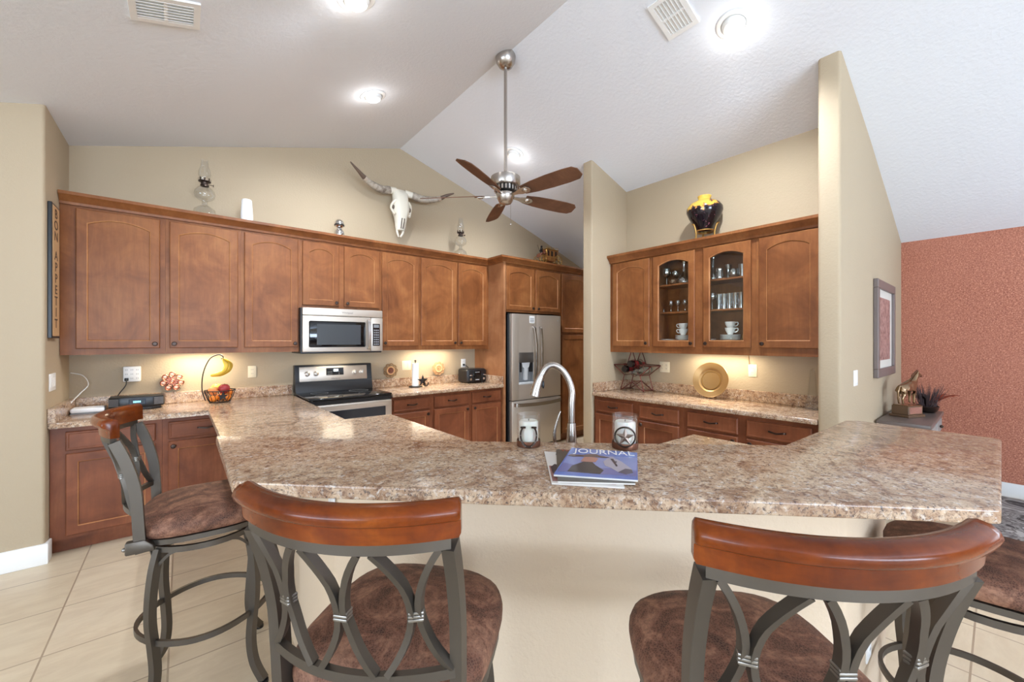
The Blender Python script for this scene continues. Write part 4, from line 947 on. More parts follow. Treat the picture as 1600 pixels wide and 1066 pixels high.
def fruit(name, label, cat, dx, dy, dz, r, m, sy=1.0, grp=None):
    t = thing(name, label, cat, (bx+dx, by+dy, .914+dz), 0, grp)
    bm = nb(); lathe(bm, [(0, -r*.86), (r*.35, -r*.94), (r*.75, -r*.66), (r, -.05*r), (r*.93, r*.42), (r*.6, r*.82), (r*.25, r*.9*sy), (0, r*.78*sy)], 18); obj('fruit_flesh', bm, m, t, 70)
    bm = nb(); tube(bm, [(0, 0, r*.76*sy), (.003, 0, r*.95*sy+.004)], .002, 5); obj('stem', bm, STEM, t, 60)
fruit('peach', 'pale orange peach at the upper left of the wire fruit basket', 'fruit', -.052, -.022, .108, .039, PEACH)
fruit('orange', 'orange in front at the lower left of the wire fruit basket', 'fruit', -.050, -.035, .038, .030, ORANGE)
fruit('orange', 'orange at the lower right of the wire fruit basket', 'fruit', .050, -.030, .042, .034, ORANGE)
fruit('apple', 'large dark red apple on top in the wire fruit basket', 'fruit', .030, -.015, .120, .046, APPLE)
fruit('pear', 'yellow green pear at the back of the wire fruit basket', 'fruit', -.022, .060, .124, .042, PEAR)
fruit('orange', 'orange at the right rim of the wire fruit basket', 'fruit', .076, .044, .080, .028, ORANGE)
fruit('orange', 'orange at the bottom back of the wire fruit basket', 'fruit', .005, .035, .042, .034, ORANGE)
t = thing('banana_bunch', 'bunch of yellow bananas hanging over the fruit basket', 'bananas', (bx+.02, by, .914+.395))
for k, (a, dx) in enumerate(((-.15, .0), (.12, .022), (.35, .040))):
    P = smooth_pts([(0, 0, 0), (.012+dx*.3, 0, -.020), (.026+dx, 0, -.060), (.012+dx, 0, -.105), (-.030+dx, 0, -.135), (-.075+dx, 0, -.148), (-.090+dx, 0, -.149)], 6); n = len(P)
    sc = [.35+.65*min(1, i/8)*1 if i < n-9 else max(.25, 1-.75*((i-(n-9))/8)**1.3) for i in range(n)]
    bm = nb(); sweep(bm, P, CIRC(.018, 10), (0, 1, 0), scales=sc); o = obj('banana', bm, BAN, t, 60, loc=(0, -.012+.018*k, 0), rot=(0, 0, a))
# ------------------------------------------------------------------ counter right of the range
t = thing('paper_towel_holder', 'iron paper towel holder with a star and nearly used white roll', 'paper towel', (2.18, 4.50, .914))
bm = nb(); lathe(bm, [(0, 0), (.080, 0), (.080, .008), (.072, .012), (0, .012)], 28); obj('base_plate', bm, IRON, t, 40)
bm = nb(); lathe(bm, [(.006, .012), (.006, .305), (.012, .31), (.012, .325), (0, .332)], 12); obj('rod', bm, IRON, t, 40)
bm = nb(); lathe(bm, [(.012, .014), (.041, .014), (.041, .285), (.012, .285)], 24); obj('paper_roll', bm, WHITE, t, 40, label='white paper towel roll')
def star2d(R, r, z): return [((R if k % 2 == 0 else r)*math.cos(PI/2+PI*k/5), (R if k % 2 == 0 else r)*math.sin(PI/2+PI*k/5)+z) for k in range(10)]
def star_bm(R, r, th, M):
    bm = nb(); P = star2d(R, r, 0); fr = bm.verts.new((0, -th, 0)); bk = bm.verts.new((0, th, 0)); vs = [bm.verts.new((x, 0, z)) for x, z in P]
    for k in range(10): k2 = (k+1) % 10; bm.faces.new((fr, vs[k], vs[k2])); bm.faces.new((bk, vs[k2], vs[k]))
    for v in bm.verts: v.co = M @ v.co
    return bm
obj('star', star_bm(.075, .030, .010, Matrix.Translation((.055, -.085, .078))), IRON, t, 20)
bm = nb(); tube(bm, [(.10+.03*math.cos(a), -.08,   .042+.03*math.sin(a)) for a in [PI*.85+1.3*PI*k/14 for k in range(15)]], .007, 6); obj('horseshoe', bm, IRON, t, 50)
def toaster():
    t = thing('toaster', 'black four-slice toaster on the counter beside the refrigerator panel', 'toaster', (3.02, 4.53, .914))
    bm = nb(); box(bm, -.155, .155, -.12, .12, .008, .185, .028, 4); obj('shell', bm, BLACK, t, 40)
    bm = nb(); box(bm, -.13, .13, -.10, .10, .184, .189, .002, 1); tp = obj('top_plate', bm, STEELD, t, 30)
    for x in (-.075, -.03, .03, .075): b2 = nb(); box(b2, x-.010, x+.010, -.085, .085, .1885, .1895); obj('slot', b2, BLACKGL, tp, 0)
    bm = nb(); box(bm, -.062, .062, -.124, -.119, .03, .16, .006, 2); obj('control_face', bm, BLACKGL, t, 30)
    for x in (-.105, .105):
        bm = nb(); box(bm, x-.018, x+.018, -.145, -.118, .10, .116, .004, 2); obj('lever', bm, CHROME, t, 30)
        bm = nb(); lathe(bm, [(.016, 0), (.016, .012), (0, .014)], 16, Matrix.Translation((x, -.118, .055)) @ Matrix.Rotation(PI/2, 4, 'X')); obj('dial', bm, CHROME, t, 40)
    bm = nb(); box(bm, -.03, .03, -.1255, -.1235, .04, .048); box(bm, -.035, .035, -.1255, -.1235, .140, .146); obj('badge', bm, LGREY, t, 0)
    bm = nb(); 
    for x in (-.11, .11):
        for y in (-.08, .08): lathe(bm, [(0, 0), (.012, 0), (.012, .01), (0, .01)], 10, Matrix.Translation((x, y, 0)))
    obj('foot', bm, BLACK, t, 0)
    return t
toaster_t = toaster()
bm = nb(); box(bm, 2.985, 3.010, 4.690, 4.712, 1.13, 1.155, .003, 1); tube(bm, smooth_pts([(3.0, 4.692, 1.14), (3.015, 4.67, 1.135), (3.05, 4.665, 1.10), (3.07, 4.662, 1.04)], 5), .004, 6); _c = obj('power_cord', bm, BLACK, toaster_t, 60); _c.matrix_parent_inverse = toaster_t.matrix_basis.inverted()

# ------------------------------------------------------------------ niche counter
t = thing('brass_plate', 'large round brass charger plate leaning on the niche backsplash', 'plate', (3.965, 1.785, .918)); RT = Matrix.Translation((0, 0, .172)) @ Matrix.Rotation(math.radians(-78), 4, 'Y')
BR2 = mat('hammered_brass', cl(166, 134, 90), .3, .7)
bm = nb(); lathe(bm, [(0, .008), (.098, .008), (.104, .010), (.112, .018), (.118, .021), (.160, .026), (.168, .030), (.171, .027), (.168, .022), (.115, .012), (.10, .0), (0, 0)], 48, RT); obj('plate_body', bm, BR2, t, 50)
bm = nb(); lathe(bm, [(.084, .0082), (.0845, .0115), (.0885, .0115), (.089, .0082)], 40, RT); obj('inner_ring', bm, BRASS, t, 50)
def wine_rack():
    t = thing('wine_rack', 'rust-red wire wine rack shaped like a five-pointed star on the niche counter', 'wine rack', (3.93, 2.59, 0)); c = 1.125
    for nm, x in (('front_star', -.09), ('rear_star', .09)):
        P = star2d(.255, .105, c); n = 10; Q = []
        for k in range(n):
            a = Vector((P[k-1][0], P[k-1][1])); p = Vector((P[k][0], P[k][1])); b = Vector((P[(k+1) % n][0], P[(k+1) % n][1]))
            if k % 2 == 0:
                u = p+(a-p)*.12; v = p+(b-p)*.12; m = p*.985+Vector((0, c))*.015
                Q += [u, m, v]
            else: Q += [p]
        zmin = min(q.y for q in Q); 
        bm = nb(); tube(bm, [(x, -q.x, q.y-(zmin-.920)) for q in Q], .0055, 6, True); obj(nm, bm, REDIRON, t, 60)
    off = zmin-.920
    bm = nb()
    for k in range(10):
        p = P[k]; f = .93 if k % 2 == 0 else 1.0; yy, zz = -p[0]*f, (p[1]-c)*f+c-off; tube(bm, [(-.09, yy, zz), (.09, yy, zz)], .004, 6)
    obj('cross_rod', bm, REDIRON, t, 60)
    cz = c-off
    spots = [(.075, .035, BLACKGL, 'capsule'), (.0, .095, BLACKGL, 'capsule'), (-.01, .0, None, 'glass'), (-.085, .025, None, 'glass')]
    bm = nb()
    for y, z, m, k in spots:
        for x in (-.06, .06): tube(bm, [(x, y+.045*math.cos(2*PI*j/16), cz+z+.045*math.sin(2*PI*j/16)) for j in range(16)], .003, 5, True)
    obj('bottle_ring', bm, REDIRON, t, 60)
    GB_ = mat('dark_wine_bottle', cl(24, 18, 18), .1); GC = mat('pale_bottle_glass', cl(176, 176, 160), .1, 0, Transmission_Weight=.6, IOR=1.45); FO = mat('red_foil', cl(150, 26, 36), .3, .4)
    lab = ['dark wine bottle with red foil at the left of the star rack', 'dark wine bottle with red foil, highest in the star rack', 'pale bottle low in the middle of the star rack', 'pale bottle at the right of the star rack']
    for i, (y, z, m, k) in enumerate(spots):
        b = thing('wine_bottle', lab[i], 'bottle', (3.93, 2.59+y, cz+z), 0, 'bottles in the star wine rack'); T = Matrix.Rotation(PI/2 if k == 'capsule' else -PI/2, 4, 'Y') @ Matrix.Translation((0, 0, -.13))
        bm = nb(); lathe(bm, [(0, .0), (.034, .0), (.037, .006), (.037, .155), (.030, .18), (.0155, .205), (.0145, .262), (.0, .262)], 20, T); obj('bottle_body', bm, GB_ if k == 'capsule' else GC, b, 50)
        bm = nb(); lathe(bm, [(.0152, .215), (.0160, .266), (.0, .268)], 16, T); obj('capsule', bm, FO if k == 'capsule' else CLIP, b, 50)
        if k == 'capsule':
            bm = nb(); lathe(bm, [(.0375, .05), (.0376, .12)], 20, T); obj('bottle_label', bm, FO, b, 50)
wine_rack()
t = thing('crystal_obelisk', 'tall clear crystal obelisk on the niche counter by the partition', 'ornament', (3.95, .972, .914))
bm = nb(); loft(bm, [[(sx*a, sy*a, z) for sx, sy in ((-1, -1), (1, -1), (1, 1), (-1, 1))] for a, z in ((.032, .062), (.014, .315), (.002, .335))]); obj('shaft', bm, thin_glass('crystal', (.95, .96, .96, 1), .2, .5), t, 0)
bm = nb(); box(bm, -.042, .042, -.042, .042, 0, .060, .003, 1); obj('base_block', bm, thin_glass('crystal_base', (.94, .95, .95, 1), .3, .5), t, 0)

# ------------------------------------------------------------------ display cabinet contents
GX = 3.92
def glassware(name, label, cat, y, z, prof, m=GWARE, x=GX, n=18, grp=None, extra=None):
    t = thing(name, label, cat, (x, y, z), 0, grp); bm = nb(); lathe(bm, prof, n); obj('vessel', bm, m, t, 50)
    if extra: extra(t)
    return t
def goblet(R, h, hs): return [(0, 0), (R*.85, 0), (R*.85, .004), (.006, .010), (.005, hs), (R*.6, hs+.012), (R, hs+(h-hs)*.45), (R*.80, h), (R*.78, h), (R*.97, hs+(h-hs)*.45), (R*.55, hs+.016), (0, hs+.008)]
GW = 'glassware in the display cabinet'
glassware('wine_glass', 'large balloon wine glass at the left of the top shelf', 'glass', 2.225, 2.047, goblet(.045, .185, .08), grp=GW)
glassware('wine_glass', 'balloon wine glass, second from left on the top shelf', 'glass', 2.150, 2.047, goblet(.042, .155, .07), x=3.97, grp=GW)
glassware('decanter', 'tall glass decanter behind the left glass door', 'decanter', 2.035, 2.047, [(0, 0), (.058, 0), (.066, .02), (.060, .05), (.030, .09), (.016, .13), (.015, .18), (.026, .225), (.024, .225), (.012, .18)], grp=GW)
glassware('glass_bowl', 'small glass bowl between the wine glasses and the decanter', 'bowl', 2.115, 2.047, [(0, 0), (.022, 0), (.030, .012), (.045, .042), (.042, .042), (.026, .014), (0, .006)], x=3.86, grp=GW)
for i, (y, l) in enumerate(((2.165, 'leftmost'), (2.090, 'middle'), (2.015, 'rightmost'))): glassware('stem_glass', l+' of the three stemmed glasses behind the left glass door', 'glass', y, 1.767, goblet(.027, .115, .055), x=3.90, grp=GW)
glassware('salt_shaker', 'tiny glass shaker at the left of the middle shelf', 'shaker', 2.235, 1.767, [(0, 0), (.014, 0), (.012, .03), (.008, .04), (0, .044)], x=3.88, n=12, grp=GW)
glassware('decanter', 'slim long-necked glass bottle behind the right glass door', 'decanter', 1.748, 2.047, [(0, 0), (.040, 0), (.046, .02), (.040, .055), (.016, .10), (.012, .20), (.018, .228), (.016, .228), (.010, .2)], grp=GW)
glassware('glass_pitcher', 'small cut-glass jug on the top shelf behind the right door', 'jug', 1.672, 2.047, [(0, 0), (.030, 0), (.036, .03), (.028, .07), (.034, .10), (.032, .10), (.026, .07)], grp=GW, x=3.88)
glassware('glass_vase', 'small flared glass vase beside the cut-glass jug', 'vase', 1.625, 2.047, [(0, 0), (.022, 0), (.018, .05), (.030, .13), (.034, .14), (.030, .138), (.016, .05)], grp=GW, x=3.96)
glassware('glass_bowl', 'round glass bowl in the middle of the right top shelf', 'bowl', 1.560, 2.047, [(0, 0), (.028, 0), (.046, .025), (.050, .055), (.040, .085), (.036, .085), (.045, .055), (.04, .027), (0, .006)], grp=GW)
glassware('tumbler', 'glass tumbler at the right end of the top shelf', 'glass', 1.487, 2.047, [(0, 0), (.030, 0), (.034, .12), (.032, .12), (.028, .006), (0, .006)], grp=GW)
glassware('wine_glass', 'rounded goblet at the left of the right middle shelf', 'glass', 1.757, 1.767, goblet(.040, .16, .075), grp=GW)
for i, (y, l) in enumerate(((1.688, 'first'), (1.640, 'second'), (1.590, 'third'), (1.540, 'fourth'), (1.490, 'fifth'))): glassware('tumbler', l+' tall straight tumbler from the left on the middle shelf', 'glass', y, 1.767, [(0, 0), (.020, 0), (.024, .145), (.0225, .145), (.019, .006), (0, .006)], grp=GW, x=3.90)
CUPW = mat('white_china', cl(240, 240, 236), .2)
def cup(y, z, label, x=3.90, flip=1, ang=0):
    t = thing('tea_cup', label, 'cup', (x, y, z), ang, 'white china in the display cabinet'); bm = nb(); lathe(bm, [(0, 0), (.022, 0), (.026, .010), (.040, .036), (.045, .062), (.042, .062), (.037, .036), (.02, .010), (0, .008)], 24); obj('bowl', bm, CUPW, t, 60)
    bm = nb(); tube(bm, smooth_pts([(0, flip*.040, .052), (0, flip*.062, .056), (0, flip*.068, .040), (0, flip*.055, .024), (0, flip*.034, .022)], 5), .0045, 8); obj('handle', bm, CUPW, t, 60)
def saucers(y, z, n, label, R=.075, x=3.90):
    for k in range(n):
        bm = nb(); lathe(bm, [(0, 0), (R*.5, 0), (R*.62, .004), (R, .012), (R, .014), (R*.6, .008), (0, .005)], 28); tag(obj('saucer', bm, CUPW, None, 50, loc=(x, y, z+k*.010)), label[k], 'saucer', 'white china in the display cabinet')
o5 = ['lowest', 'second', 'third', 'fourth', 'topmost']
saucers(2.035, 1.474, 5, [w+' white saucer of the stack behind the left glass door' for w in o5]); cup(2.035, 1.531, 'lower white cup of the pair stacked behind the left glass door', flip=1); cup(2.035, 1.585, 'upper white cup of the pair stacked behind the left glass door', flip=1)
saucers(2.20, 1.474, 1, ['single white saucer in the bottom left of the display cabinet'])
saucers(1.585, 1.474, 5, [w+' white saucer of the stack behind the right glass door' for w in o5], .085); cup(1.585, 1.531, 'lower white cup of the pair stacked behind the right glass door', flip=-1); cup(1.585, 1.585, 'upper white cup of the pair stacked behind the right glass door', flip=-1)
saucers(1.765, 1.474, 1, ['small white dish at the left of the bottom shelf behind the right door'], .05)
bm = nb(); loft(bm, [[(sx*a, sy*a, z) for sx, sy in ((-1, -1), (1, -1), (1, 1), (-1, 1))] for a, z in ((.03, 0), (.016, .06), (.003, .11))]); tag(obj('gold_ornament', bm, BRASS, None, 0, loc=(3.98, 1.485, 1.474)), 'small gold pyramid ornament at the right of the bottom shelf', 'ornament')

# ------------------------------------------------------------------ bar top things and faucet
def faucet():
    t = thing('faucet', 'brushed nickel pull-down kitchen faucet behind the bar', 'faucet', (1.288, 1.168, .914)); d = Vector((-.77, .635, 0)).normalized()
    bm = nb(); lathe(bm, [(0, 0), (.033, 0), (.033, .006), (.030, .014), (.028, .06), (.022, .13), (.0185, .20), (.0175, .205)], 24); obj('faucet_body', bm, NICKEL, t, 50)
    pts = [(0, .20), (0, .28), (-.002, .335), (.010, .385), (.038, .430), (.075, .452), (.108, .442), (.132, .405)]
    bm = nb(); tube(bm, smooth_pts([(d.x*a, d.y*a, z) for a, z in pts], 7), .0145, 14, ref=(.6, .8, 0)); obj('spout', bm, NICKEL, t, 60)
    bm = nb(); P = smooth_pts([(d.x*a, d.y*a, z) for a, z in ((.130, .408), (.140, .385), (.150, .352), (.157, .322))], 4); tube(bm, P, .0165, 16, scales=[1+.38*i/(len(P)-1) for i in range(len(P))], ref=(.6, .8, 0)); sh = obj('spray_head', bm, NICKEL, t, 50)
    bm = nb(); ball(bm, (d.x*.140+.0, d.y*.140, .370), .006, .006, .018, 10, 8, M=Matrix.Translation((d.y*-.0+.012, -.014, 0))); obj('spray_button', bm, BLACK, sh, 60)
    bm = nb(); P = smooth_pts([(-.02, .016, .085), (-.042, .035, .085), (-.055, .045, .120), (-.056, .046, .170), (-.045, .037, .225), (-.036, .03, .255)], 5); tube(bm, P, .012, 10, scales=[1.1-.85*i/(len(P)-1) for i in range(len(P))]); obj('handle', bm, NICKEL, t, 60)
faucet()
def candle(x, y, R, H, label, kind):
    ang = math.atan2(-y, -x)+PI/2      # emblem faces the seats in front of the bar
    t = thing('jar_candle', label, 'candle', (x, y, 1.0675), ang); JG = thin_glass('jar_glass_'+kind, (.985, .99, .99, 1), .10, .35)
    bm = nb(); lathe(bm, [(0, .0), (R*.92, 0), (R*.97, .004), (R, H), (R-.003, H+.001), (R-.004, H), (R*.94, .012), (0, .010)], 32); obj('glass_jar', bm, JG, t, 50)
    bm = nb(); lathe(bm, [(R*.985, .001), (R*1.002, .004), (R*1.005, .018), (R*.99, .024)], 32); obj('copper_base_band', bm, mat('aged_copper_'+kind, cl(124, 84, 66), .4, .7), t, 50)
    bm = nb(); lathe(bm, [(0, .013), (R*.78, .013), (R*.80, .02), (R*.80, H*.76), (R*.72, H*.80), (R*.2, H*.79), (0, H*.785)], 28); w = obj('wax', bm, WAX, t, 50)
    bm = nb(); tube(bm, [(0, 0, H*.78), (.001, 0, H*.84)], .0015, 6); obj('wick', bm, BLACK, w, 50)
    if kind == 'horseshoe':
        bm = nb(); P = []
        for k in range(25):
            a = -PI*1.32+ (PI*1.64)*k/24 + 0; xx = .033*math.cos(a+PI*.0)*1.0; zz = .040*math.sin(a)
            P.append((xx, zz))
        P = [(.030*math.sin(u)*(1 if abs(u) < 2.2 else .96), -.042*math.cos(u)) for u in [(-2.35+4.7*k/24) for k in range(25)]]
        sweep(bm, [(px, -math.sqrt(max(1e-6, (R+.003)**2-px*px)), H*.40+pz) for px, pz in P], RECT(.0065, .005), lambda i: (P[i][0], 0, P[i][1])); 
        for u in (P[0], P[-1]): box(bm, u[0]-.010, u[0]+.010, -math.sqrt((R+.003)**2-u[0]**2)-.003, -math.sqrt((R+.003)**2-u[0]**2)+.003, H*.40+u[1]-.003, H*.40+u[1]+.004, .001, 1)
        e = obj('horseshoe_emblem', bm, BRONZE, t, 40)
        bm = nb()
        for k in (4, 7, 10, 14, 17, 20): px, pz = P[k]; ball(bm, (px, -math.sqrt((R+.006)**2-px*px), H*.40+pz), .0022, n=8, m=6)
        obj('nail', bm, CLIP, e, 60)
    else:
        yy = -(R+.004)
        bm = nb(); tube(bm, [(.036*math.cos(2*PI*k/28), -math.sqrt((R+.002)**2-(.036*math.cos(2*PI*k/28))**2), H*.40+.036*math.sin(2*PI*k/28)) for k in range(28)], .0032, 6, True); obj('emblem_ring', bm, BRONZE, t, 60)
        obj('star_emblem', star_bm(.035, .0135, .005, Matrix.Translation((0, -R-.0005, H*.40))), mat('antique_silver', cl(128, 112, 102), .4, .8), t, 15)
candle(1.03, 1.155, .0455, .122, 'glass jar candle with a horseshoe emblem, left of the magazines', 'horseshoe')
candle(1.292, .902, .048, .126, 'glass jar candle with a star emblem, behind the magazines', 'star')
def magazine(name, label, corners, z, th, cover):
    """corners: bl, br, tr, tl on the bar"""
    t = thing(name, label, 'magazine', (corners[0][0], corners[0][1], z))
    o = Vector((*corners[0], 0)); c = [Vector((*p, 0))-o for p in corners]
    bm = nb(); prism(bm, [(v.x, v.y) for v in c], 0, th-.0008, .0006, 1); obj('pages', bm, mat(name+'_pages', cl(232, 228, 222), .5), t, 0)
    bm = nb(); prism(bm, [(v.x, v.y) for v in c], th-.0008, th); cv = obj('front_cover', bm, cover, t, 0)
    ux = (c[1]-c[0]); uy = (c[3]-c[0]); 
    return t, cv, (lambda a, b: ux*a+uy*b), math.atan2(ux.y, ux.x), ux.length, uy.length
def patch(parent, name, F, pts, z, m):
    bm = nb(); prism(bm, [(F(a, b*.88).x, F(a, b*.88).y) for a, b in pts], z, z+.0003); return obj(name, bm, m, parent, 0)
COVB = mat('magazine_blue_cover', cl(112, 132, 196), .25); COVO = mat('magazine_olive_cover', cl(92, 84, 72), .3); COVW = mat('magazine_white_cover', cl(226, 222, 216), .3)
z0 = 1.0675
t3, c3, F3, a3, w3, h3 = magazine('magazine', 'white-covered magazine, lowest and leftmost of the three on the bar', [(.800, .800), (.930, .650), (1.145, .865), (1.008, 1.045)], z0, .005, COVW)
patch(c3, 'cover_photo', F3, [(.02, .05), (.9, .05), (.9, .55), (.02, .55)], .0051, mat('dusty_red_photo', cl(150, 106, 100), .3)); patch(c3, 'cover_figure', F3, [(.05, .30), (.25, .25), (.30, .50), (.12, .62), (.04, .5)], .0055, mat('dark_photo_tone', cl(64, 54, 58), .3))
text('cover_title', 'I', .024, mat('black_print', cl(30, 30, 34), .4), c3, (*(F3(.20, .90).xy), .0056), (0, 0, a3), .0002)
t2, c2, F2, a2, w2, h2 = magazine('magazine', 'dark olive magazine with orange title, middle of the three on the bar', [(.812, .788), (.965, .640), (1.195, .830), (1.048, 1.025)], z0+.0055, .005, COVO)
text('cover_title', 'THE', .030, mat('orange_print', cl(196, 84, 48), .4), c2, (*(F2(.20, .94).xy), .0054), (0, 0, a2), .0002)
t1, c1, F1, a1, w1, h1 = magazine('magazine', 'blue magazine with a horse photo and the title JOURNAL, topmost on the bar', [(.830, .822), (.977, .640), (1.214, .798), (1.088, .986)], z0+.011, .006, COVB)
text('cover_title', 'JOURNAL', .078, mat('white_print', cl(244, 244, 246), .4), c1, (*(F1(.50, .865).xy), .0065), (0, 0, a1), .0002, sx=.60)
tn = lambda n_, c_: mat(n_, c_, .28)
patch(c1, 'cover_photo', F1, [(.02, .10), (.98, .10), (.98, .82), (.02, .82)], .0061, tn('pale_blue_photo', cl(138, 148, 200)))
patch(c1, 'hills', F1, [(.02, .10), (.98, .10), (.98, .30), (.70, .34), (.40, .30), (.02, .44)], .0062, tn('violet_hills', cl(120, 122, 176)))
patch(c1, 'rider_torso', F1, [(.14, .12), (.55, .10), (.58, .24), (.46, .40), (.40, .52), (.28, .52), (.16, .34)], .0065, tn('dark_rider_photo', cl(66, 60, 66)))
patch(c1, 'rider_face', F1, [(.24, .52), (.44, .52), (.46, .68), (.38, .74), (.26, .72)], .0068, tn('tan_rider_photo', cl(184, 132, 118)))
patch(c1, 'hat_brim', F1, [(.02, .74), (.10, .70), (.30, .73), (.56, .72), (.60, .76), (.46, .80), (.42, .86), (.30, .86), (.24, .80), (.06, .80)], .0071, tn('brown_hat_photo', cl(98, 78, 78)))
patch(c1, 'horse_head', F1, [(.54, .56), (.58, .72), (.64, .80), (.67, .74), (.78, .60), (.92, .34), (.94, .20), (.86, .14), (.76, .20), (.66, .34), (.58, .40)], .0068, tn('grey_horse_photo', cl(176, 170, 184)))
patch(c1, 'horse_muzzle', F1, [(.76, .20), (.86, .14), (.94, .20), (.92, .32), (.84, .34)], .0071, tn('dark_muzzle_photo', cl(86, 80, 96)))
patch(c1, 'bridle', F1, [(.62, .70), (.66, .70), (.74, .42), (.72, .40)], .0072, tn('bridle_photo', cl(70, 58, 66))); patch(c1, 'horse_eye', F1, [(.68, .58), (.71, .60), (.72, .57), (.70, .55)], .0073, tn('eye_photo', cl(40, 36, 44)))

# ------------------------------------------------------------------ console corner by the copper wall
def console():
    t = thing('console_table', 'grey-brown console table against the partition wall by the copper wall', 'table', (5.07, .515, 0)); DW = mat('grey_brown_console_wood', cl(104, 94, 90), .3)
    bm = nb(); box(bm, -.52, .53, -.165, .160, .765, .80, .006, 2); obj('table_top', bm, DW, t, 30)
    bm = nb(); box(bm, -.49, .50, -.145, .140, .62, .765); obj('apron', bm, DW, t, 0)
    for x in (-.465, .475):
        for y in (-.12, .115): bm = nb(); loft(bm, [[(x+sx*a, y+sy*a, z) for sx, sy in ((-1, -1), (1, -1), (1, 1), (-1, 1))] for a, z in ((.018, 0), (.026, .62))]); obj('leg', bm, DW, t, 0)
    for x in (-.24, .25):
        bm = nb(); box(bm, x-.21, x+.21, -.158, -.145, .64, .75, .004, 1); d = obj('drawer', bm, mat('weathered_drawer', cl(150, 146, 142), .5), t, 30); bm = nb(); ball(bm, (x, -.170, .695), .014, n=10, m=8); obj('knob', bm, BRONZE, d, 60)
console()
def horse():
    t = thing('horse_sculpture', 'bronze horse sculpture on a plinth on the console table', 'sculpture', (4.99, .535, .80), math.radians(-22)); HB = mat('bronze_patina', cl(150, 124, 96), .22, .95)
    bm = nb(); box(bm, -.11, .11, -.075, .075, 0, .022, .004, 1); box(bm, -.095, .095, -.062, .062, .022, .098, .003, 1); p = obj('plinth', bm, mat('brown_plinth', cl(104, 78, 56), .35), t, 30)
    bm = nb(); box(bm, -.08, .08, -.0635, -.0620, .032, .088); obj('plaque', bm, CHROME, p, 0)
    bm = nb(); box(bm, -.090, .090, -.055, .055, .098, .106, .002, 1); obj('ground', bm, HB, t, 0)
    me = bpy.data.meshes.new('horse_body'); H = .106
    J = {'hip': (-.07, 0, H+.165), 'belly': (-.01, 0, H+.158), 'chest': (.055, 0, H+.165), 'neck': (.088, 0, H+.205), 'neck2': (.115, 0, H+.245), 'poll': (.140, 0, H+.268), 'face': (.168, 0, H+.258), 'nose': (.198, 0, H+.242), 'tail': (-.098, 0, H+.165), 'tail2': (-.118, 0, H+.12), 'tail3': (-.118, 0, H+.06)}
    rad = {'hip': .043, 'belly': .040, 'chest': .043, 'neck': .030, 'neck2': .022, 'poll': .017, 'face': .015, 'nose': .010, 'tail': .011, 'tail2': .010, 'tail3': .006}
    ed = [('hip', 'belly'), ('belly', 'chest'), ('chest', 'neck'), ('neck', 'neck2'), ('neck2', 'poll'), ('poll', 'face'), ('face', 'nose'), ('hip', 'tail'), ('tail', 'tail2'), ('tail2', 'tail3')]
    for s, n in ((-1, 'a'), (1, 'b')):
        q = s*.022; ox = .012*s
        J.update({'ft'+n: (.062+ox*.3, q, H+.125), 'fk'+n: (.066+ox, q, H+.072), 'ff'+n: (.064+ox, q, H+.020), 'fh'+n: (.070+ox, q, H+.006), 'ht'+n: (-.076+ox*.3, q, H+.122), 'hk'+n: (-.060+ox, q, H+.095), 'ho'+n: (-.088+ox, q, H+.060), 'hf'+n: (-.080+ox, q, H+.018), 'hh'+n: (-.072+ox, q, H+.006)})
        rad.update({'ft'+n: .020, 'fk'+n: .011, 'ff'+n: .008, 'fh'+n: .010, 'ht'+n: .026, 'hk'+n: .017, 'ho'+n: .010, 'hf'+n: .008, 'hh'+n: .010})
        ed += [('chest', 'ft'+n), ('ft'+n, 'fk'+n), ('fk'+n, 'ff'+n), ('ff'+n, 'fh'+n), ('hip', 'ht'+n), ('ht'+n, 'hk'+n), ('hk'+n, 'ho'+n), ('ho'+n, 'hf'+n), ('hf'+n, 'hh'+n)]
        J['ear'+n] = (.136, s*.012, H+.292); rad['ear'+n] = .004; ed.append(('poll', 'ear'+n))
    ks = list(J); me.from_pydata([J[k] for k in ks], [(ks.index(a), ks.index(b)) for a, b in ed], []); me.materials.append(HB)
    o = bpy.data.objects.new('horse_body', me); COL.objects.link(o); o.parent = t
    sk = o.modifiers.new('skin', 'SKIN'); sk.use_smooth_shade = True
    for i, k in enumerate(ks): v = me.skin_vertices[0].data[i]; v.radius = (rad[k], rad[k]); v.use_root = (k == 'hip')
    sb = o.modifiers.new('sub', 'SUBSURF'); sb.levels = 2; sb.render_levels = 2
    bm = nb(); 
    for k in range(7): f = k/6; box(bm, .062+.07*f, .076+.07*f, -.004, .004, H+.235+.052*f, H+.262+.042*f, .002, 1)
    obj('mane', bm, mat('dark_mane', cl(96, 60, 40), .4, .6), t, 40)
horse()
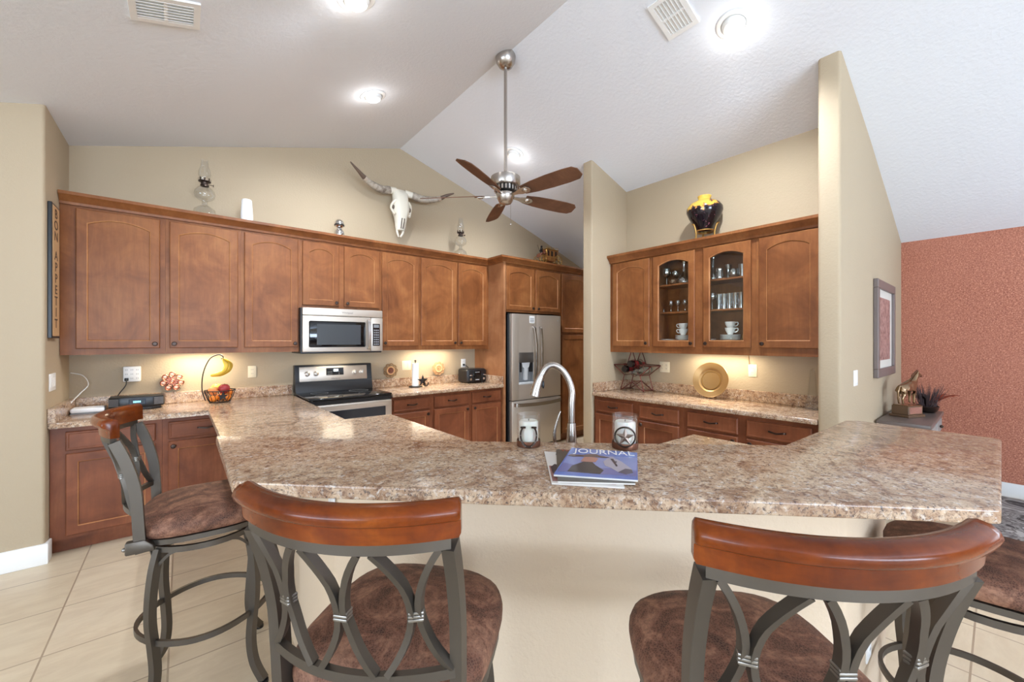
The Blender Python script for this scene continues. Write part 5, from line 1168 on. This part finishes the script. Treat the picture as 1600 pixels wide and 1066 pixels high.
def arrangement():
    t = thing('dried_arrangement', 'dark twig and copper leaf arrangement at the far end of the console table', 'plant', (5.45, .45, .80)); R = random.Random(3); TW = mat('dark_twigs', cl(72, 56, 56), .8)
    bm = nb(); lathe(bm, [(0, 0), (.055, 0), (.075, .02), (.085, .055), (.080, .06), (.07, .03), (0, .02)], 20, sx=1.4); obj('bowl', bm, BRONZE, t, 50)
    bm = nb()
    for k in range(90):
        a = R.uniform(0, 2*PI); r = R.uniform(0, .06); L = R.uniform(.13, .24); lean = R.uniform(.1, .7); bx_, by_ = r*1.4*math.cos(a), r*math.sin(a); ex, ey = bx_+math.cos(a)*L*lean*1.2, by_+math.sin(a)*L*lean*.75
        tube(bm, [(bx_, by_, .03), ((bx_+ex)/2, (by_+ey)/2, .03+L*.55), (ex, min(ey, .16), .03+L)], .0022, 4, scales=[1.2, 1, .4])
    obj('twigs', bm, TW, t, 0)
    for a, L, m in ((-.9, .26, COPPER), (-.5, .25, COPPER), (-1.4, .18, COPPER), (2.6, .12, BRONZE), (.4, .15, BRONZE)):
        c, s_ = math.cos(a), math.sin(a); pts = []
        bm = nb(); rings = []
        for i in range(7):
            u = i/6; w = .030*math.sin(PI*min(1, u*1.0)**.8)+.003; p = Vector((c*L*u, s_*L*u, .05+.11*math.sin(u*1.9)))
            n_ = Vector((-s_, c, 0)); rings.append([p+n_*w, p+Vector((0, 0, .006)), p-n_*w, p-Vector((0, 0, .002))])
        loft(bm, rings); obj('copper_leaf', bm, m, t, 60)
arrangement()
def rug():
    m = mat('grey_patterned_rug', cl(120, 114, 110), .95); x = N(m); v = x.coords((1, 1, 1), False); f = x.noise(v, 3, 4, .6, 2.5); x.color(x.ramp(f, [(.40, cl(70, 64, 62)), (.47, cl(168, 164, 160)), (.55, cl(96, 88, 86)), (.62, cl(190, 186, 182))]))
    bm = nb(); box(bm, 4.55, 5.95, -3.2, .20, .001, .014, .004, 1); tag(obj('rug', bm, m, None, 30), 'grey patterned rug on the floor beside the copper wall', 'rug')
rug()
